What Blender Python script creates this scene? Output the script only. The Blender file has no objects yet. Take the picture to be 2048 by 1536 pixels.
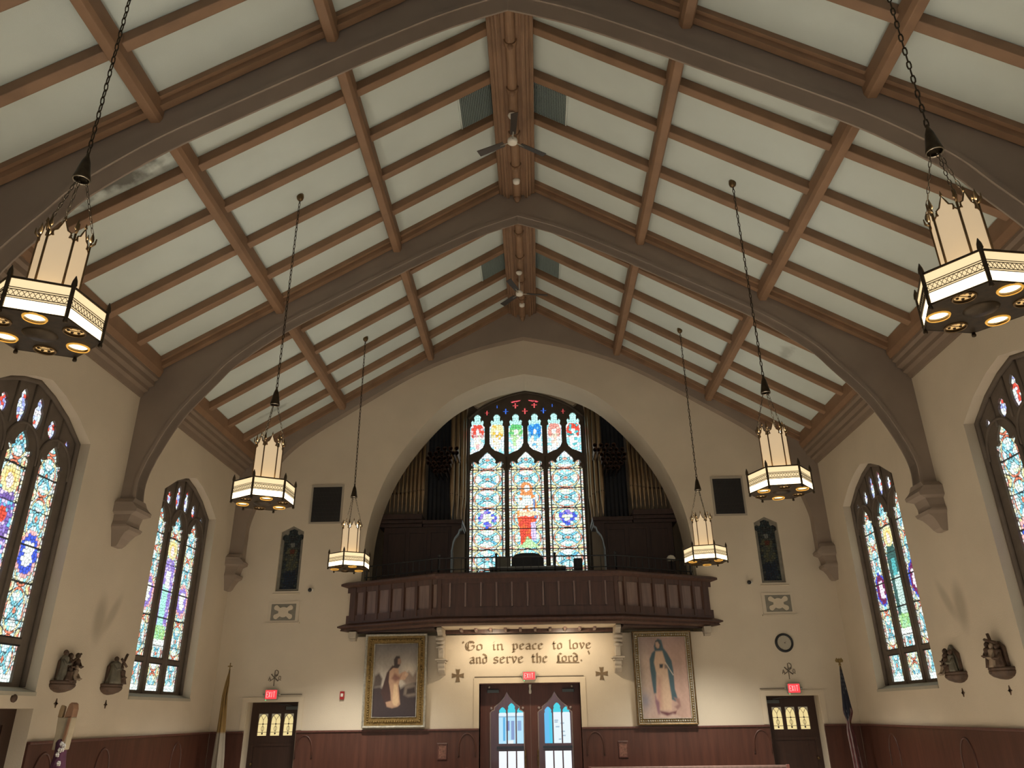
import bpy, bmesh, math, random
import numpy as np
from mathutils import Vector, Matrix
from mathutils.geometry import tessellate_polygon

# ---------------------------------------------------------------- camera, world, exposure
SC = bpy.context.scene
C = SC.collection
def R(a): return math.radians(a)

def make_camera():
    pitch, yaw, roll = 0.411744, -0.029266, -0.0131046
    f = 1511.55
    cam = bpy.data.cameras.new('camera'); o = bpy.data.objects.new('camera', cam); C.objects.link(o)
    w = Vector((math.sin(yaw)*math.cos(pitch), math.cos(yaw)*math.cos(pitch), math.sin(pitch)))
    r = Vector((math.cos(yaw), -math.sin(yaw), 0)); u = r.cross(w)
    c, s = math.cos(roll), math.sin(roll)
    rr = c*r + s*u; uu = -s*r + c*u
    m = Matrix((rr, uu, -w)).transposed().to_4x4(); m.translation = Vector((0.19447, 0, 1.9))
    o.matrix_world = m
    cam.sensor_width = 36; cam.lens = f/2048*36; cam.clip_start = .05; cam.clip_end = 200
    SC.camera = o
make_camera()

wd = bpy.data.worlds.new('world'); SC.world = wd; wd.use_nodes = True
wd.node_tree.nodes['Background'].inputs['Color'].default_value = (.95, .98, 1.0, 1)
wd.node_tree.nodes['Background'].inputs['Strength'].default_value = .26
SC.cycles.use_adaptive_sampling = True; SC.cycles.adaptive_threshold = .03; SC.cycles.max_bounces = 7; SC.cycles.diffuse_bounces = 4; SC.cycles.glossy_bounces = 2; SC.cycles.transparent_max_bounces = 6
SC.view_settings.view_transform = 'Standard'; SC.view_settings.look = 'None'
SC.view_settings.exposure = .10; SC.view_settings.gamma = 1.0; SC.view_settings.use_curve_mapping = False

def lamp(kind, name, loc, power, col=(1, .72, .42), aim=None, size=.2, spot=120, blend=.6):
    d = bpy.data.lights.new(name, kind); d.energy = power; d.color = col
    if kind == 'AREA': d.shape = 'DISK'; d.size = size
    elif kind == 'SPOT': d.spot_size = R(spot); d.spot_blend = blend; d.shadow_soft_size = size
    else: d.shadow_soft_size = size
    o = bpy.data.objects.new(name, d); C.objects.link(o); o.location = loc
    if aim is not None:
        o.rotation_euler = (Vector(aim)-Vector(loc)).to_track_quat('-Z', 'Y').to_euler()
    return o
# shaded spots fixed under the gallery, washing the wall above the doors
lamp('SPOT', 'gallery_spot', (-.72, 15.45, 3.40), 56, (1, .83, .60), (-.95, 16.3, 2.3), .04, 150, .8)
lamp('SPOT', 'gallery_spot', (.72, 15.45, 3.40), 56, (1, .83, .60), (.95, 16.3, 2.3), .04, 150, .8)

# ---------------------------------------------------------------- materials
def mat(name, col, rough=.6, metal=0, var=.0, scale=4, bump=0, emit=None, estr=0, spec=.5, stretch=(1,1,1), var2=None, bscale=None):
    m = bpy.data.materials.new(name); m.use_nodes = True; nt = m.node_tree; b = nt.nodes['Principled BSDF']
    b.inputs['Roughness'].default_value = rough; b.inputs['Metallic'].default_value = metal
    b.inputs['Specular IOR Level'].default_value = spec
    b.inputs['Base Color'].default_value = (*col, 1)
    if var or bump:
        tc = nt.nodes.new('ShaderNodeTexCoord'); mp = nt.nodes.new('ShaderNodeMapping')
        mp.inputs['Scale'].default_value = stretch
        nt.links.new(tc.outputs['Object'], mp.inputs['Vector'])
        n = nt.nodes.new('ShaderNodeTexNoise'); n.inputs['Scale'].default_value = scale; n.inputs['Detail'].default_value = 6
        nt.links.new(mp.outputs['Vector'], n.inputs['Vector'])
        if var:
            rp = nt.nodes.new('ShaderNodeValToRGB'); rp.color_ramp.elements[0].position = .3; rp.color_ramp.elements[1].position = .7
            lo = var2 or tuple(c*(1-var) for c in col); hi = tuple(min(1, c*(1+var)) for c in col)
            rp.color_ramp.elements[0].color = (*lo, 1); rp.color_ramp.elements[1].color = (*hi, 1)
            nt.links.new(n.outputs['Fac'], rp.inputs['Fac']); nt.links.new(rp.outputs['Color'], b.inputs['Base Color'])
        if bump:
            bp = nt.nodes.new('ShaderNodeBump'); bp.inputs['Strength'].default_value = bump; bp.inputs['Distance'].default_value = .01
            n2 = nt.nodes.new('ShaderNodeTexNoise'); n2.inputs['Scale'].default_value = bscale or scale*6; n2.inputs['Detail'].default_value = 4
            nt.links.new(mp.outputs['Vector'], n2.inputs['Vector'])
            nt.links.new(n2.outputs['Fac'], bp.inputs['Height']); nt.links.new(bp.outputs['Normal'], b.inputs['Normal'])
    if emit:
        b.inputs['Emission Color'].default_value = (*emit, 1); b.inputs['Emission Strength'].default_value = estr
    return m

def attr_mat(name, estr=0, rough=.5, base_scale=1.0):
    m = bpy.data.materials.new(name); m.use_nodes = True; nt = m.node_tree; b = nt.nodes['Principled BSDF']
    a = nt.nodes.new('ShaderNodeAttribute'); a.attribute_name = 'Col'
    b.inputs['Roughness'].default_value = rough
    if estr:
        b.inputs['Base Color'].default_value = (.02, .02, .02, 1)
        nt.links.new(a.outputs['Color'], b.inputs['Emission Color']); b.inputs['Emission Strength'].default_value = estr
    else:
        nt.links.new(a.outputs['Color'], b.inputs['Base Color'])
    return m

PLASTER = mat('cream_plaster', (.60, .51, .385), .85, var=.05, scale=1.2, bump=.25, bscale=60)
TRIMPLASTER = mat('cream_trim', (.62, .52, .38), .7, var=.03, scale=3)
TAUPE = mat('taupe_painted_truss', (.265, .205, .158), .7, var=.08, scale=2, bump=.15)
RAFTER = mat('brown_painted_timber', (.245, .140, .077), .6, var=.14, scale=3, bump=.2)
CORNICE = mat('cornice_brown', (.215, .155, .11), .65, var=.08, scale=3)
STONE = mat('dark_window_stone', (.115, .088, .066), .8, var=.15, scale=5, bump=.3)
NICHESTONE = mat('niche_stone', (.20, .18, .14), .8, var=.15, scale=12, bump=.4)
JAMB = mat('window_jamb_plaster', (.40, .36, .28), .8, var=.05, scale=2)
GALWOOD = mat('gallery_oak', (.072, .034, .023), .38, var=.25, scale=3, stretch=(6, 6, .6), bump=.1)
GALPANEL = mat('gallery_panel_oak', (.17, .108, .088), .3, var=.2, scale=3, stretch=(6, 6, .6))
DARKWOOD = mat('organ_case_wood', (.045, .022, .016), .5, var=.25, scale=3, stretch=(5, 5, .6))
DOORWOOD = mat('door_wood', (.105, .038, .027), .4, var=.2, scale=3, stretch=(8, 8, .5))
OLDDOOR = mat('dark_door_wood', (.038, .015, .008), .45, var=.25, scale=3, stretch=(8, 8, .5))
BLACK = mat('black_iron', (.012, .012, .013), .5)
SHADE = mat('swell_shade_black', (.02, .022, .027), .5, var=.2, scale=6)
BRASS = mat('aged_brass', (.16, .10, .045), .4, .85, var=.3, scale=20)
DARKBRASS = mat('dark_bronze', (.05, .034, .018), .45, .7, var=.3, scale=20)
GOLD = mat('gold_leaf', (.22, .14, .045), .4, .6, var=.3, scale=25, bump=.6)
SILVER = mat('silver_gilt', (.40, .37, .30), .35, .6, var=.25, scale=25, bump=.5)
WHITE = mat('white_enamel', (.75, .70, .60), .4)
BLADE = mat('dark_blade', (.035, .025, .018), .4)
PIPE = mat('organ_pipe_metal', (.42, .30, .18), .32, .8, var=.12, scale=5, stretch=(3, 3, .5))
TRUMPET = mat('trumpet_pipe_metal', (.10, .055, .04), .35, .8)
IRONGREY = mat('grey_green_mesh', (.22, .27, .25), .6)
RELIEF = mat('carved_relief_brown', (.08, .044, .025), .6, var=.35, scale=9, bump=.5)
RELIEFGREY = mat('carved_relief_robe', (.14, .125, .09), .65, var=.3, scale=9, bump=.4)
RELIEFPALE = mat('carved_relief_flesh', (.30, .22, .15), .6, var=.2, scale=12)
INK = mat('brown_wall_paint', (.17, .115, .06), .7, var=.1, scale=20)
INKDARK = mat('dark_wall_paint', (.13, .10, .07), .7)
FLOORM = mat('floor_carpet', (.50, .44, .37), .8, var=.15, scale=8)
LOFTWALL = mat('loft_plaster', (.55, .46, .34), .85, var=.05, scale=2)
STONEWHITE = mat('carved_bracket', (.42, .36, .28), .7, var=.1, scale=10, bump=.3)

def ceiling_mat():
    m = mat('ceiling_panel', (.56, .61, .56), .9, var=.035, scale=1.5, bump=.15, bscale=120)
    nt = m.node_tree; b = nt.nodes['Principled BSDF']; src = b.inputs['Base Color'].links[0].from_socket
    geo = nt.nodes.new('ShaderNodeNewGeometry')
    stains = [((-4.9, 7.62, 8.1), (.62, .17, .7), 1.0), ((-5.5, 7.45, 7.75), (.45, .28, .6), .9), ((-4.5, 7.75, 8.4), (.3, .08, .4), .5),
              ((-5.3, 15.0, 7.9), (.45, .07, .4), .4), ((5.05, 13.1, 8.1), (.12, .28, .3), .35), ((4.05, 7.6, 8.75), (.25, .09, .3), .25)]
    nz = nt.nodes.new('ShaderNodeTexNoise'); nz.inputs['Scale'].default_value = 5; nz.inputs['Detail'].default_value = 5
    nt.links.new(geo.outputs['Position'], nz.inputs['Vector'])
    for c, rad, amt in stains:
        sub = nt.nodes.new('ShaderNodeVectorMath'); sub.operation = 'SUBTRACT'; sub.inputs[1].default_value = c
        nt.links.new(geo.outputs['Position'], sub.inputs[0])
        dv = nt.nodes.new('ShaderNodeVectorMath'); dv.operation = 'DIVIDE'; dv.inputs[1].default_value = rad
        nt.links.new(sub.outputs[0], dv.inputs[0])
        ln = nt.nodes.new('ShaderNodeVectorMath'); ln.operation = 'LENGTH'; nt.links.new(dv.outputs[0], ln.inputs[0])
        ad = nt.nodes.new('ShaderNodeMath'); ad.operation = 'ADD'; nt.links.new(ln.outputs['Value'], ad.inputs[0])
        m2 = nt.nodes.new('ShaderNodeMath'); m2.operation = 'MULTIPLY_ADD'; m2.inputs[1].default_value = 2.0; m2.inputs[2].default_value = -1.05
        nt.links.new(nz.outputs['Fac'], m2.inputs[0]); nt.links.new(m2.outputs[0], ad.inputs[1])
        mr = nt.nodes.new('ShaderNodeMapRange'); mr.inputs['From Min'].default_value = .35; mr.inputs['From Max'].default_value = 1.1
        mr.inputs['To Min'].default_value = amt; mr.inputs['To Max'].default_value = 0
        nt.links.new(ad.outputs[0], mr.inputs['Value'])
        mx = nt.nodes.new('ShaderNodeMixRGB'); mx.inputs['Color2'].default_value = (.14, .135, .115, 1)
        nt.links.new(mr.outputs[0], mx.inputs['Fac']); nt.links.new(src, mx.inputs['Color1']); src = mx.outputs['Color']
    nt.links.new(src, b.inputs['Base Color'])
    return m
CEIL = ceiling_mat()

def wainscot_mat():
    m = mat('mahogany_boards', (.075, .026, .015), .42, var=.22, scale=2.5, stretch=(5, 5, .4))
    nt = m.node_tree; b = nt.nodes['Principled BSDF']
    geo = nt.nodes.new('ShaderNodeNewGeometry'); sp = nt.nodes.new('ShaderNodeSeparateXYZ'); nt.links.new(geo.outputs['Position'], sp.inputs[0])
    ad = nt.nodes.new('ShaderNodeMath'); ad.operation = 'ADD'; nt.links.new(sp.outputs[0], ad.inputs[0]); nt.links.new(sp.outputs[1], ad.inputs[1])
    ml = nt.nodes.new('ShaderNodeMath'); ml.operation = 'MULTIPLY'; ml.inputs[1].default_value = 7.5; nt.links.new(ad.outputs[0], ml.inputs[0])
    fr = nt.nodes.new('ShaderNodeMath'); fr.operation = 'FRACT'; nt.links.new(ml.outputs[0], fr.inputs[0])
    gt = nt.nodes.new('ShaderNodeMath'); gt.operation = 'GREATER_THAN'; gt.inputs[1].default_value = .06; nt.links.new(fr.outputs[0], gt.inputs[0])
    bp = nt.nodes.new('ShaderNodeBump'); bp.inputs['Distance'].default_value = .006; bp.inputs['Strength'].default_value = .8
    nt.links.new(gt.outputs[0], bp.inputs['Height']); nt.links.new(bp.outputs['Normal'], b.inputs['Normal'])
    return m
WAINSCOT = wainscot_mat()
def darken_patches(m, spots):  # mixes soft darker patches into the base colour
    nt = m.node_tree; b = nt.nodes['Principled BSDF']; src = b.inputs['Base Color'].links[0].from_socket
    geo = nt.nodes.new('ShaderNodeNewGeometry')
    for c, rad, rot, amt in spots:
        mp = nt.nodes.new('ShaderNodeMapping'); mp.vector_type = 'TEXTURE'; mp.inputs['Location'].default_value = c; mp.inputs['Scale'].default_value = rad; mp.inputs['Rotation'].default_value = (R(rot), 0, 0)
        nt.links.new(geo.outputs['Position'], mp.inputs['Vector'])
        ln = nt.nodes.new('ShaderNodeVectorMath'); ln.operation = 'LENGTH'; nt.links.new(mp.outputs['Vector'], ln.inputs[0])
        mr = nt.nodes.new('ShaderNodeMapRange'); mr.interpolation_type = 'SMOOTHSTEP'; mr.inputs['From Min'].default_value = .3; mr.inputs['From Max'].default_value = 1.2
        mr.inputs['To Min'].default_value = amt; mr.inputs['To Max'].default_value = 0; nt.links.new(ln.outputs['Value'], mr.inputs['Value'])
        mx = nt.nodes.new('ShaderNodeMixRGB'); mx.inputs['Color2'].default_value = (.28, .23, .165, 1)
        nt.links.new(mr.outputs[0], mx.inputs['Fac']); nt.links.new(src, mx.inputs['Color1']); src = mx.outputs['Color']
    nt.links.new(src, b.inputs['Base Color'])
darken_patches(PLASTER, [((-6.4, 11.62, 3.28), (.3, .20, .40), 0, .55), ((-6.4, 11.95, 3.40), (.3, .12, .40), -32, .45),
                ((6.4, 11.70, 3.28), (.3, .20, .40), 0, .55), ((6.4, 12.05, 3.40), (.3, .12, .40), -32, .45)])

# ---------------------------------------------------------------- mesh helpers
class MB:
    def __init__(s): s.v = []; s.f = []; s.m = []; s.mi = 0; s.sm = []
    def add(s, vs, fs, smooth=False):
        b = len(s.v); s.v += [tuple(p) for p in vs]
        for f in fs: s.f.append(tuple(b+i for i in f)); s.m.append(s.mi); s.sm.append(smooth)
        return s
    def box(s, a, b):
        x0, y0, z0 = a; x1, y1, z1 = b
        return s.add([(x0,y0,z0),(x1,y0,z0),(x1,y1,z0),(x0,y1,z0),(x0,y0,z1),(x1,y0,z1),(x1,y1,z1),(x0,y1,z1)],
                     [(0,3,2,1),(4,5,6,7),(0,1,5,4),(1,2,6,5),(2,3,7,6),(3,0,4,7)])
    def prism(s, poly, holes, fn, d0, d1, cap=True):
        """poly/holes in (u,v); fn(u,v,d)->xyz ; extruded from d0 to d1"""
        loops = [list(poly)] + [list(h) for h in holes]
        flat = [p for l in loops for p in l]; n = len(flat)
        tris = tessellate_polygon([[Vector((p[0], p[1], 0)) for p in l] for l in loops])
        vs = [fn(p[0], p[1], d0) for p in flat] + [fn(p[0], p[1], d1) for p in flat]
        fs = []
        if cap:
            fs += [tuple(t) for t in tris] + [tuple(n+i for i in reversed(t)) for t in tris]
        o = 0
        for l in loops:
            k = len(l)
            for i in range(k):
                a, b = o+i, o+(i+1) % k
                fs.append((a, b, n+b, n+a))
            o += k
        return s.add(vs, fs)
    def tube(s, pts, r, seg=8, closed=False, caps=True, smooth=True):
        pts = [Vector(p) for p in pts]; n = len(pts)
        rs = r if isinstance(r, (list, tuple)) else [r]*n
        vs = []; prev = None
        for i, p in enumerate(pts):
            if closed: t = pts[(i+1) % n]-pts[i-1]
            else: t = pts[min(i+1, n-1)]-pts[max(i-1, 0)]
            if t.length < 1e-9: t = Vector((0, 0, 1))
            t.normalize()
            if prev is None:
                a = Vector((0, 0, 1)) if abs(t.z) < .9 else Vector((1, 0, 0)); x = t.cross(a).normalized()
            else:
                x = prev - t*prev.dot(t)
                x = x.normalized() if x.length > 1e-6 else t.orthogonal().normalized()
            prev = x; y = t.cross(x)
            for k in range(seg):
                a = 2*math.pi*k/seg; vs.append(p + (x*math.cos(a)+y*math.sin(a))*rs[i])
        fs = []
        m = n if closed else n-1
        for i in range(m):
            j = (i+1) % n
            for k in range(seg):
                fs.append((i*seg+k, i*seg+(k+1) % seg, j*seg+(k+1) % seg, j*seg+k))
        s.add(vs, fs, smooth)
        if caps and not closed:
            b = len(s.v)-len(vs)
            s.f.append(tuple(b+k for k in range(seg))[::-1]); s.m.append(s.mi); s.sm.append(False)
            s.f.append(tuple(b+(n-1)*seg+k for k in range(seg))); s.m.append(s.mi); s.sm.append(False)
        return s
    def lathe(s, prof, c=(0, 0, 0), seg=24, smooth=True, sweep=None, rot=0, fn=None, caps=True):
        """prof = [(r,z)...] about vertical axis at c"""
        vs = []; fs = []; n = len(prof); full = sweep is None; sw = 2*math.pi if full else sweep
        cols = seg if full else seg+1
        for k in range(cols):
            a = rot+sw*k/seg
            for r, z in prof:
                p = (r*math.cos(a), r*math.sin(a), z)
                if fn: p = fn(*p)
                vs.append((c[0]+p[0], c[1]+p[1], c[2]+p[2]))
        for k in range(seg):
            k2 = (k+1) % cols
            for i in range(n-1): fs.append((k*n+i, k2*n+i, k2*n+i+1, k*n+i+1))
        s.add(vs, fs, smooth)
        if full and caps:
            for i, rev in ((0, True), (n-1, False)):
                if prof[i][0] > 1e-6:
                    f = tuple(len(s.v)-len(vs)+k*n+i for k in range(cols)); s.f.append(f[::-1] if rev else f); s.m.append(s.mi); s.sm.append(False)
        return s
    def ball(s, c, r, seg=12, rings=8, sc=(1, 1, 1)):
        prof = [(max(1e-4, math.sin(math.pi*i/rings))*r, -math.cos(math.pi*i/rings)*r) for i in range(rings+1)]
        return s.lathe(prof, c, seg, True, fn=lambda x, y, z: (x*sc[0], y*sc[1], z*sc[2]))
    def grid(s, nu, nv, fn, smooth=True):
        vs = [fn(i/(nu-1), j/(nv-1)) for j in range(nv) for i in range(nu)]
        fs = [(j*nu+i, j*nu+i+1, (j+1)*nu+i+1, (j+1)*nu+i) for j in range(nv-1) for i in range(nu-1)]
        return s.add(vs, fs, smooth)
    def build(s, name, material, parent=None, origin=None, bevel=0, recalc=True):
        me = bpy.data.meshes.new(name)
        if parent is not None: org = wloc(parent)
        elif origin is not None: org = Vector(origin)
        else:
            a = np.array(s.v); org = Vector(((a[:,0].min()+a[:,0].max())/2, (a[:,1].min()+a[:,1].max())/2, a[:,2].min()))
        me.from_pydata([(p[0]-org.x, p[1]-org.y, p[2]-org.z) for p in s.v], [], s.f)
        mats = material if isinstance(material, (list, tuple)) else [material]
        for mm in mats: me.materials.append(mm)
        me.polygons.foreach_set('material_index', s.m); me.polygons.foreach_set('use_smooth', s.sm)
        if recalc:
            bm = bmesh.new(); bm.from_mesh(me)
            bmesh.ops.recalc_face_normals(bm, faces=bm.faces[:]); bm.to_mesh(me); bm.free()
        o = bpy.data.objects.new(name, me); C.objects.link(o)
        if parent is not None: o.parent = parent
        else: o.location = org
        if bevel:
            md = o.modifiers.new('bevel', 'BEVEL'); md.width = bevel; md.segments = 2; md.limit_method = 'ANGLE'; md.angle_limit = R(40)
        return o
def wloc(o):
    v = Vector(o.location)
    while o.parent: o = o.parent; v += Vector(o.location)
    return v
def thing(name, label, cat, loc=(0, 0, 0), group=None):
    o = bpy.data.objects.new(name, None); C.objects.link(o); o.location = loc; o.empty_display_size = .1
    o['label'] = label; o['category'] = cat
    if group: o['group'] = group
    return o
def tag(o, label, cat, group=None):
    o['label'] = label; o['category'] = cat
    if group: o['group'] = group
    return o
def struct(o, label=None, cat=None):
    o['kind'] = 'structure'
    if label: o['label'] = label
    if cat: o['category'] = cat
    return o
def copy_tree(o, parent=None):
    c = o.copy(); C.objects.link(c)
    if parent is not None: c.parent = parent
    for ch in list(o.children): copy_tree(ch, c)
    return c
def rect(u0, v0, u1, v1): return [(u0, v0), (u1, v0), (u1, v1), (u0, v1)]
XZ = lambda u, v, d: (u, d, v)          # drawn on a plane facing along y
YZ = lambda u, v, d: (d, u, v)          # drawn on a side wall
XY = lambda u, v, d: (u, v, d)
def catmull(pts, n=6):
    out = []; P = [pts[0]]+list(pts)+[pts[-1]]
    for i in range(1, len(P)-2):
        p0, p1, p2, p3 = [np.array(P[i+k], float) for k in (-1, 0, 1, 2)]
        for k in range(n):
            t = k/n; out.append(tuple(.5*((2*p1)+(-p0+p2)*t+(2*p0-5*p1+4*p2-p3)*t*t+(-p0+3*p1-3*p2+p3)*t**3)))
    out.append(tuple(pts[-1])); return out
def mirror(half): return list(half)+[(-u, v) for u, v in reversed(half) if abs(u) > 1e-6]

# ---------------------------------------------------------------- room numbers (metres)
W = 6.4; D = 16.3; Y0 = -3.0
roof = lambda x, z0=11.2: z0-.6*abs(x)
TRUSS_Y = [6.82-4.68, 6.82, 11.5]; TD = .26

# floor
struct(MB().box((-W-.4, Y0, -.2), (W+.4, 19.2, 0)).build('floor', FLOORM))

# ---- gothic arch curve of the gallery opening (half, from spring up to apex)
ARCH = catmull([(3.55, 3.4), (3.55, 4.7), (3.46, 5.8), (3.12, 6.85), (2.54, 7.78), (1.75, 8.62), (.82, 9.08), (0, 9.27)], 6)
NICHE = [(-.25, 4.35), (.25, 4.35), (.25, 5.62), (0, 5.75), (-.25, 5.62)]
def shift(poly, du, dv=0): return [(u+du, v+dv) for u, v in poly]

# back wall
holes = [[(u, v) for u, v in mirror(ARCH)], rect(-1.02, 0.001, 1.0, 2.47), rect(4.65, .001, 5.675, 2.168), rect(-5.675, .001, -4.655, 2.178),
         shift(NICHE, 5.14), shift(NICHE, -5.13)]
mb = MB().prism([(-W-.4, -.05), (W+.4, -.05), (W+.4, 7.2), (0, 11.3), (-W-.4, 7.2)], holes, XZ, D, D+1.0)
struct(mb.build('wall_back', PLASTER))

# side walls with window and door openings
WIN_Y = [9.29, 14.04]
def side_open(cy, grow=0):
    g = grow
    return [(cy-1.16-g, 2.24-g), (cy+1.16+g, 2.24-g), (cy+1.16+g, 5.66), (cy+.75+g*.6, 5.93+g*.5), (cy+.35, 6.10+g), (cy, 6.19+g),
            (cy-.35, 6.10+g), (cy-.75-g*.6, 5.93+g*.5), (cy-1.16-g, 5.66)]
for sgn, nm in ((-1, 'left'), (1, 'right')):
    hs = [side_open(c) for c in WIN_Y]
    if sgn < 0: hs.append(rect(9.0, .001, 10.49, 2.04))
    mb = MB().prism([(Y0, -.05), (19.2, -.05), (19.2, 7.7), (Y0, 7.7)], hs, YZ, sgn*W, sgn*(W+.5))
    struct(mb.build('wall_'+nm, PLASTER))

# ---------------------------------------------------------------- ceiling with its timbers
mb = MB()
mb.prism([(-W-.5, roof(W+.5)), (0, 11.2), (W+.5, roof(W+.5)), (W+.5, roof(W+.5)+.25), (0, 11.45), (-W-.5, roof(W+.5)+.25)], [], XZ, Y0, D+.02)
ceiling = struct(mb.build('ceiling', CEIL, origin=(0, D, 11.2)))
def slab(mb, x0, x1, y0, y1, drop, sgn, top=None):
    """a timber on the roof slope from |x|=x0..x1, hanging down to 'drop' below the panel plane"""
    z = lambda x, d: 11.2-.6*x-d
    mb.add([(sgn*x0, y0, z(x0, 0)), (sgn*x1, y0, z(x1, 0)), (sgn*x1, y1, z(x1, 0)), (sgn*x0, y1, z(x0, 0)),
            (sgn*x0, y0, z(x0, drop)), (sgn*x1, y0, z(x1, drop)), (sgn*x1, y1, z(x1, drop)), (sgn*x0, y1, z(x0, drop))],
           [(0,1,2,3), (4,7,6,5), (0,4,5,1), (1,5,6,2), (2,6,7,3), (3,7,4,0)])
bays = [(Y0, TRUSS_Y[0]), (TRUSS_Y[0]+TD, TRUSS_Y[1]), (TRUSS_Y[1]+TD, TRUSS_Y[2]), (TRUSS_Y[2]+TD, D-.18)]
for bi, (a, b) in enumerate(bays):
    if bi == 0: ry = []
    elif bi == 1: ry = [3.2, 4.08, 5.0, 5.9]
    elif bi == 2: ry = [7.88, 8.78, 9.69, 10.61]
    else: ry = [12.52, 13.47, 14.43, 15.3]
    for sgn in (-1, 1):
        for y in ry:
            mb = MB(); slab(mb, .3, 6.28, y-.065, y+.065, .165, sgn); mb.build('rafter', RAFTER, ceiling, bevel=.012)
            mb = MB()
        if bi:
            for y, s2 in ((a, 1), (b, -1)):     # boards lying against each truss
                mb = MB(); slab(mb, .3, 6.28, min(y, y+s2*.09), max(y, y+s2*.09), .18, sgn)
                slab(mb, .3, 6.28, min(y, y+s2*.14), max(y, y+s2*.14), .09, sgn)
                mb.build('edge_board', RAFTER, ceiling)
            for px in (2.2, 4.21):
                mb = MB(); k = .27; h = .6*.075
                prof = [(-.085, -.02), (-.085, -.22), (-.055, -.285), (.055, -.285), (.085, -.22), (.085, -.02)]
                cx = sgn*px; cz = roof(px)
                mb.prism([(cx+u, cz+v-.6*sgn*u*.0) for u, v in prof], [], XZ, a-(.0 if bi == 1 else .03), b+.05)
                mb.build('purlin', RAFTER, ceiling, bevel=.008)
            # ridge beam: wide board, stepped mouldings, rounded centre log with bosses
for a, b in bays[1:]:
    mb = MB()
    mb.prism([(-.33, 11.08), (-.33, 10.80), (-.25, 10.78), (-.25, 10.74), (-.2, 10.74), (-.2, 10.70), (-.14, 10.70), (-.14, 10.76), (.14, 10.76), (.14, 10.70), (.2, 10.70), (.2, 10.74), (.25, 10.74), (.25, 10.78), (.33, 10.80), (.33, 11.08)],
             [], XZ, a, b)
    rb = mb.build('ridge_beam', RAFTER, ceiling)
    mb = MB()
    for s_ in (-1, 1):
        for x_, z_, r_ in ((.315, 10.80, .016), (.275, 10.785, .012), (.225, 10.745, .014), (.165, 10.705, .018)): mb.tube([(s_*x_, a, z_), (s_*x_, b, z_)], r_, 6)
    mb.build('ridge_moulding', RAFTER, rb)
    L = b-a; mb = MB()
    arc = [(.078*math.cos(t), 10.74-.085*math.sin(t)) for t in np.linspace(0, math.pi, 9)]
    mb.prism([(.078, 10.8)]+arc+[(-.078, 10.8)], [], XZ, a, b)
    for t in (.2, .4, .62, .8):
        y = a+L*t; mb.prism([(1.25*u, 10.74+(v-10.74)*1.25) for u, v in arc], [], XZ, y-.04, y+.04)
        mb.lathe([(.001, -.055), (.03, -.045), (.045, -.01), (.045, .03)], (0, y, 10.64), 12)
    mb.lathe([(.001, -.09), (.03, -.08), (.06, -.02), (.06, .05)], (0, b-.04, 10.66), 12)
    mb.build('ridge_roll', RAFTER, rb)

# wall-top cornices: inner brown board, then stepped taupe mouldings
CORN = [(6.42, 7.45), (6.10, 7.50), (6.10, 7.27), (6.14, 7.22), (6.14, 7.16), (6.19, 7.13), (6.19, 7.05), (6.27, 7.02), (6.27, 6.96), (6.33, 6.93), (6.36, 6.85), (6.42, 6.85)]
n = 0
for sgn in (-1, 1):
    for a, b in bays[1:]:
        n += 1
        mb = MB().prism([(sgn*u, v) for u, v in CORN if v < 7.25]+[(sgn*6.42, 7.24)], [], XZ, a, b)
        t = struct(mb.build('trim_%d' % n, CORNICE))
        mb = MB().prism([(sgn*6.42, 7.5), (sgn*6.08, 7.53), (sgn*6.08, 7.30), (sgn*6.12, 7.21), (sgn*6.42, 7.21)], [], XZ, a, b)
        mb.build('wall_plate_board', RAFTER, t)

# ---------------------------------------------------------------- arched trusses
INNER = catmull([(6.12, 4.98), (6.15, 5.41), (6.01, 5.90), (5.70, 6.55), (5.24, 7.15), (4.9, 7.55), (4.16, 8.12), (3.35, 8.60), (2.47, 9.10), (1.65, 9.56), (.77, 10.01), (0, 10.30)], 5)
INEND = catmull([(6.10, 4.98), (6.10, 5.41), (6.06, 5.90), (5.72, 6.9), (5.20, 7.58), (4.07, 8.36), (2.5, 9.33), (1.2, 9.86), (0, 10.16)], 7)
def off(curve, d):      # move an inner curve outward by d
    out = []
    for i, p in enumerate(curve):
        a = np.array(curve[max(i-1, 0)]); b = np.array(curve[min(i+1, len(curve)-1)]); t = (b-a)/np.linalg.norm(b-a)
        out.append((max(0, p[0]+t[1]*d), p[1]-t[0]*d))
    out[-1] = (0, curve[-1][1]+d*1.05)
    out[0] = (curve[0][0]+d, curve[0][1]); return out
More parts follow.
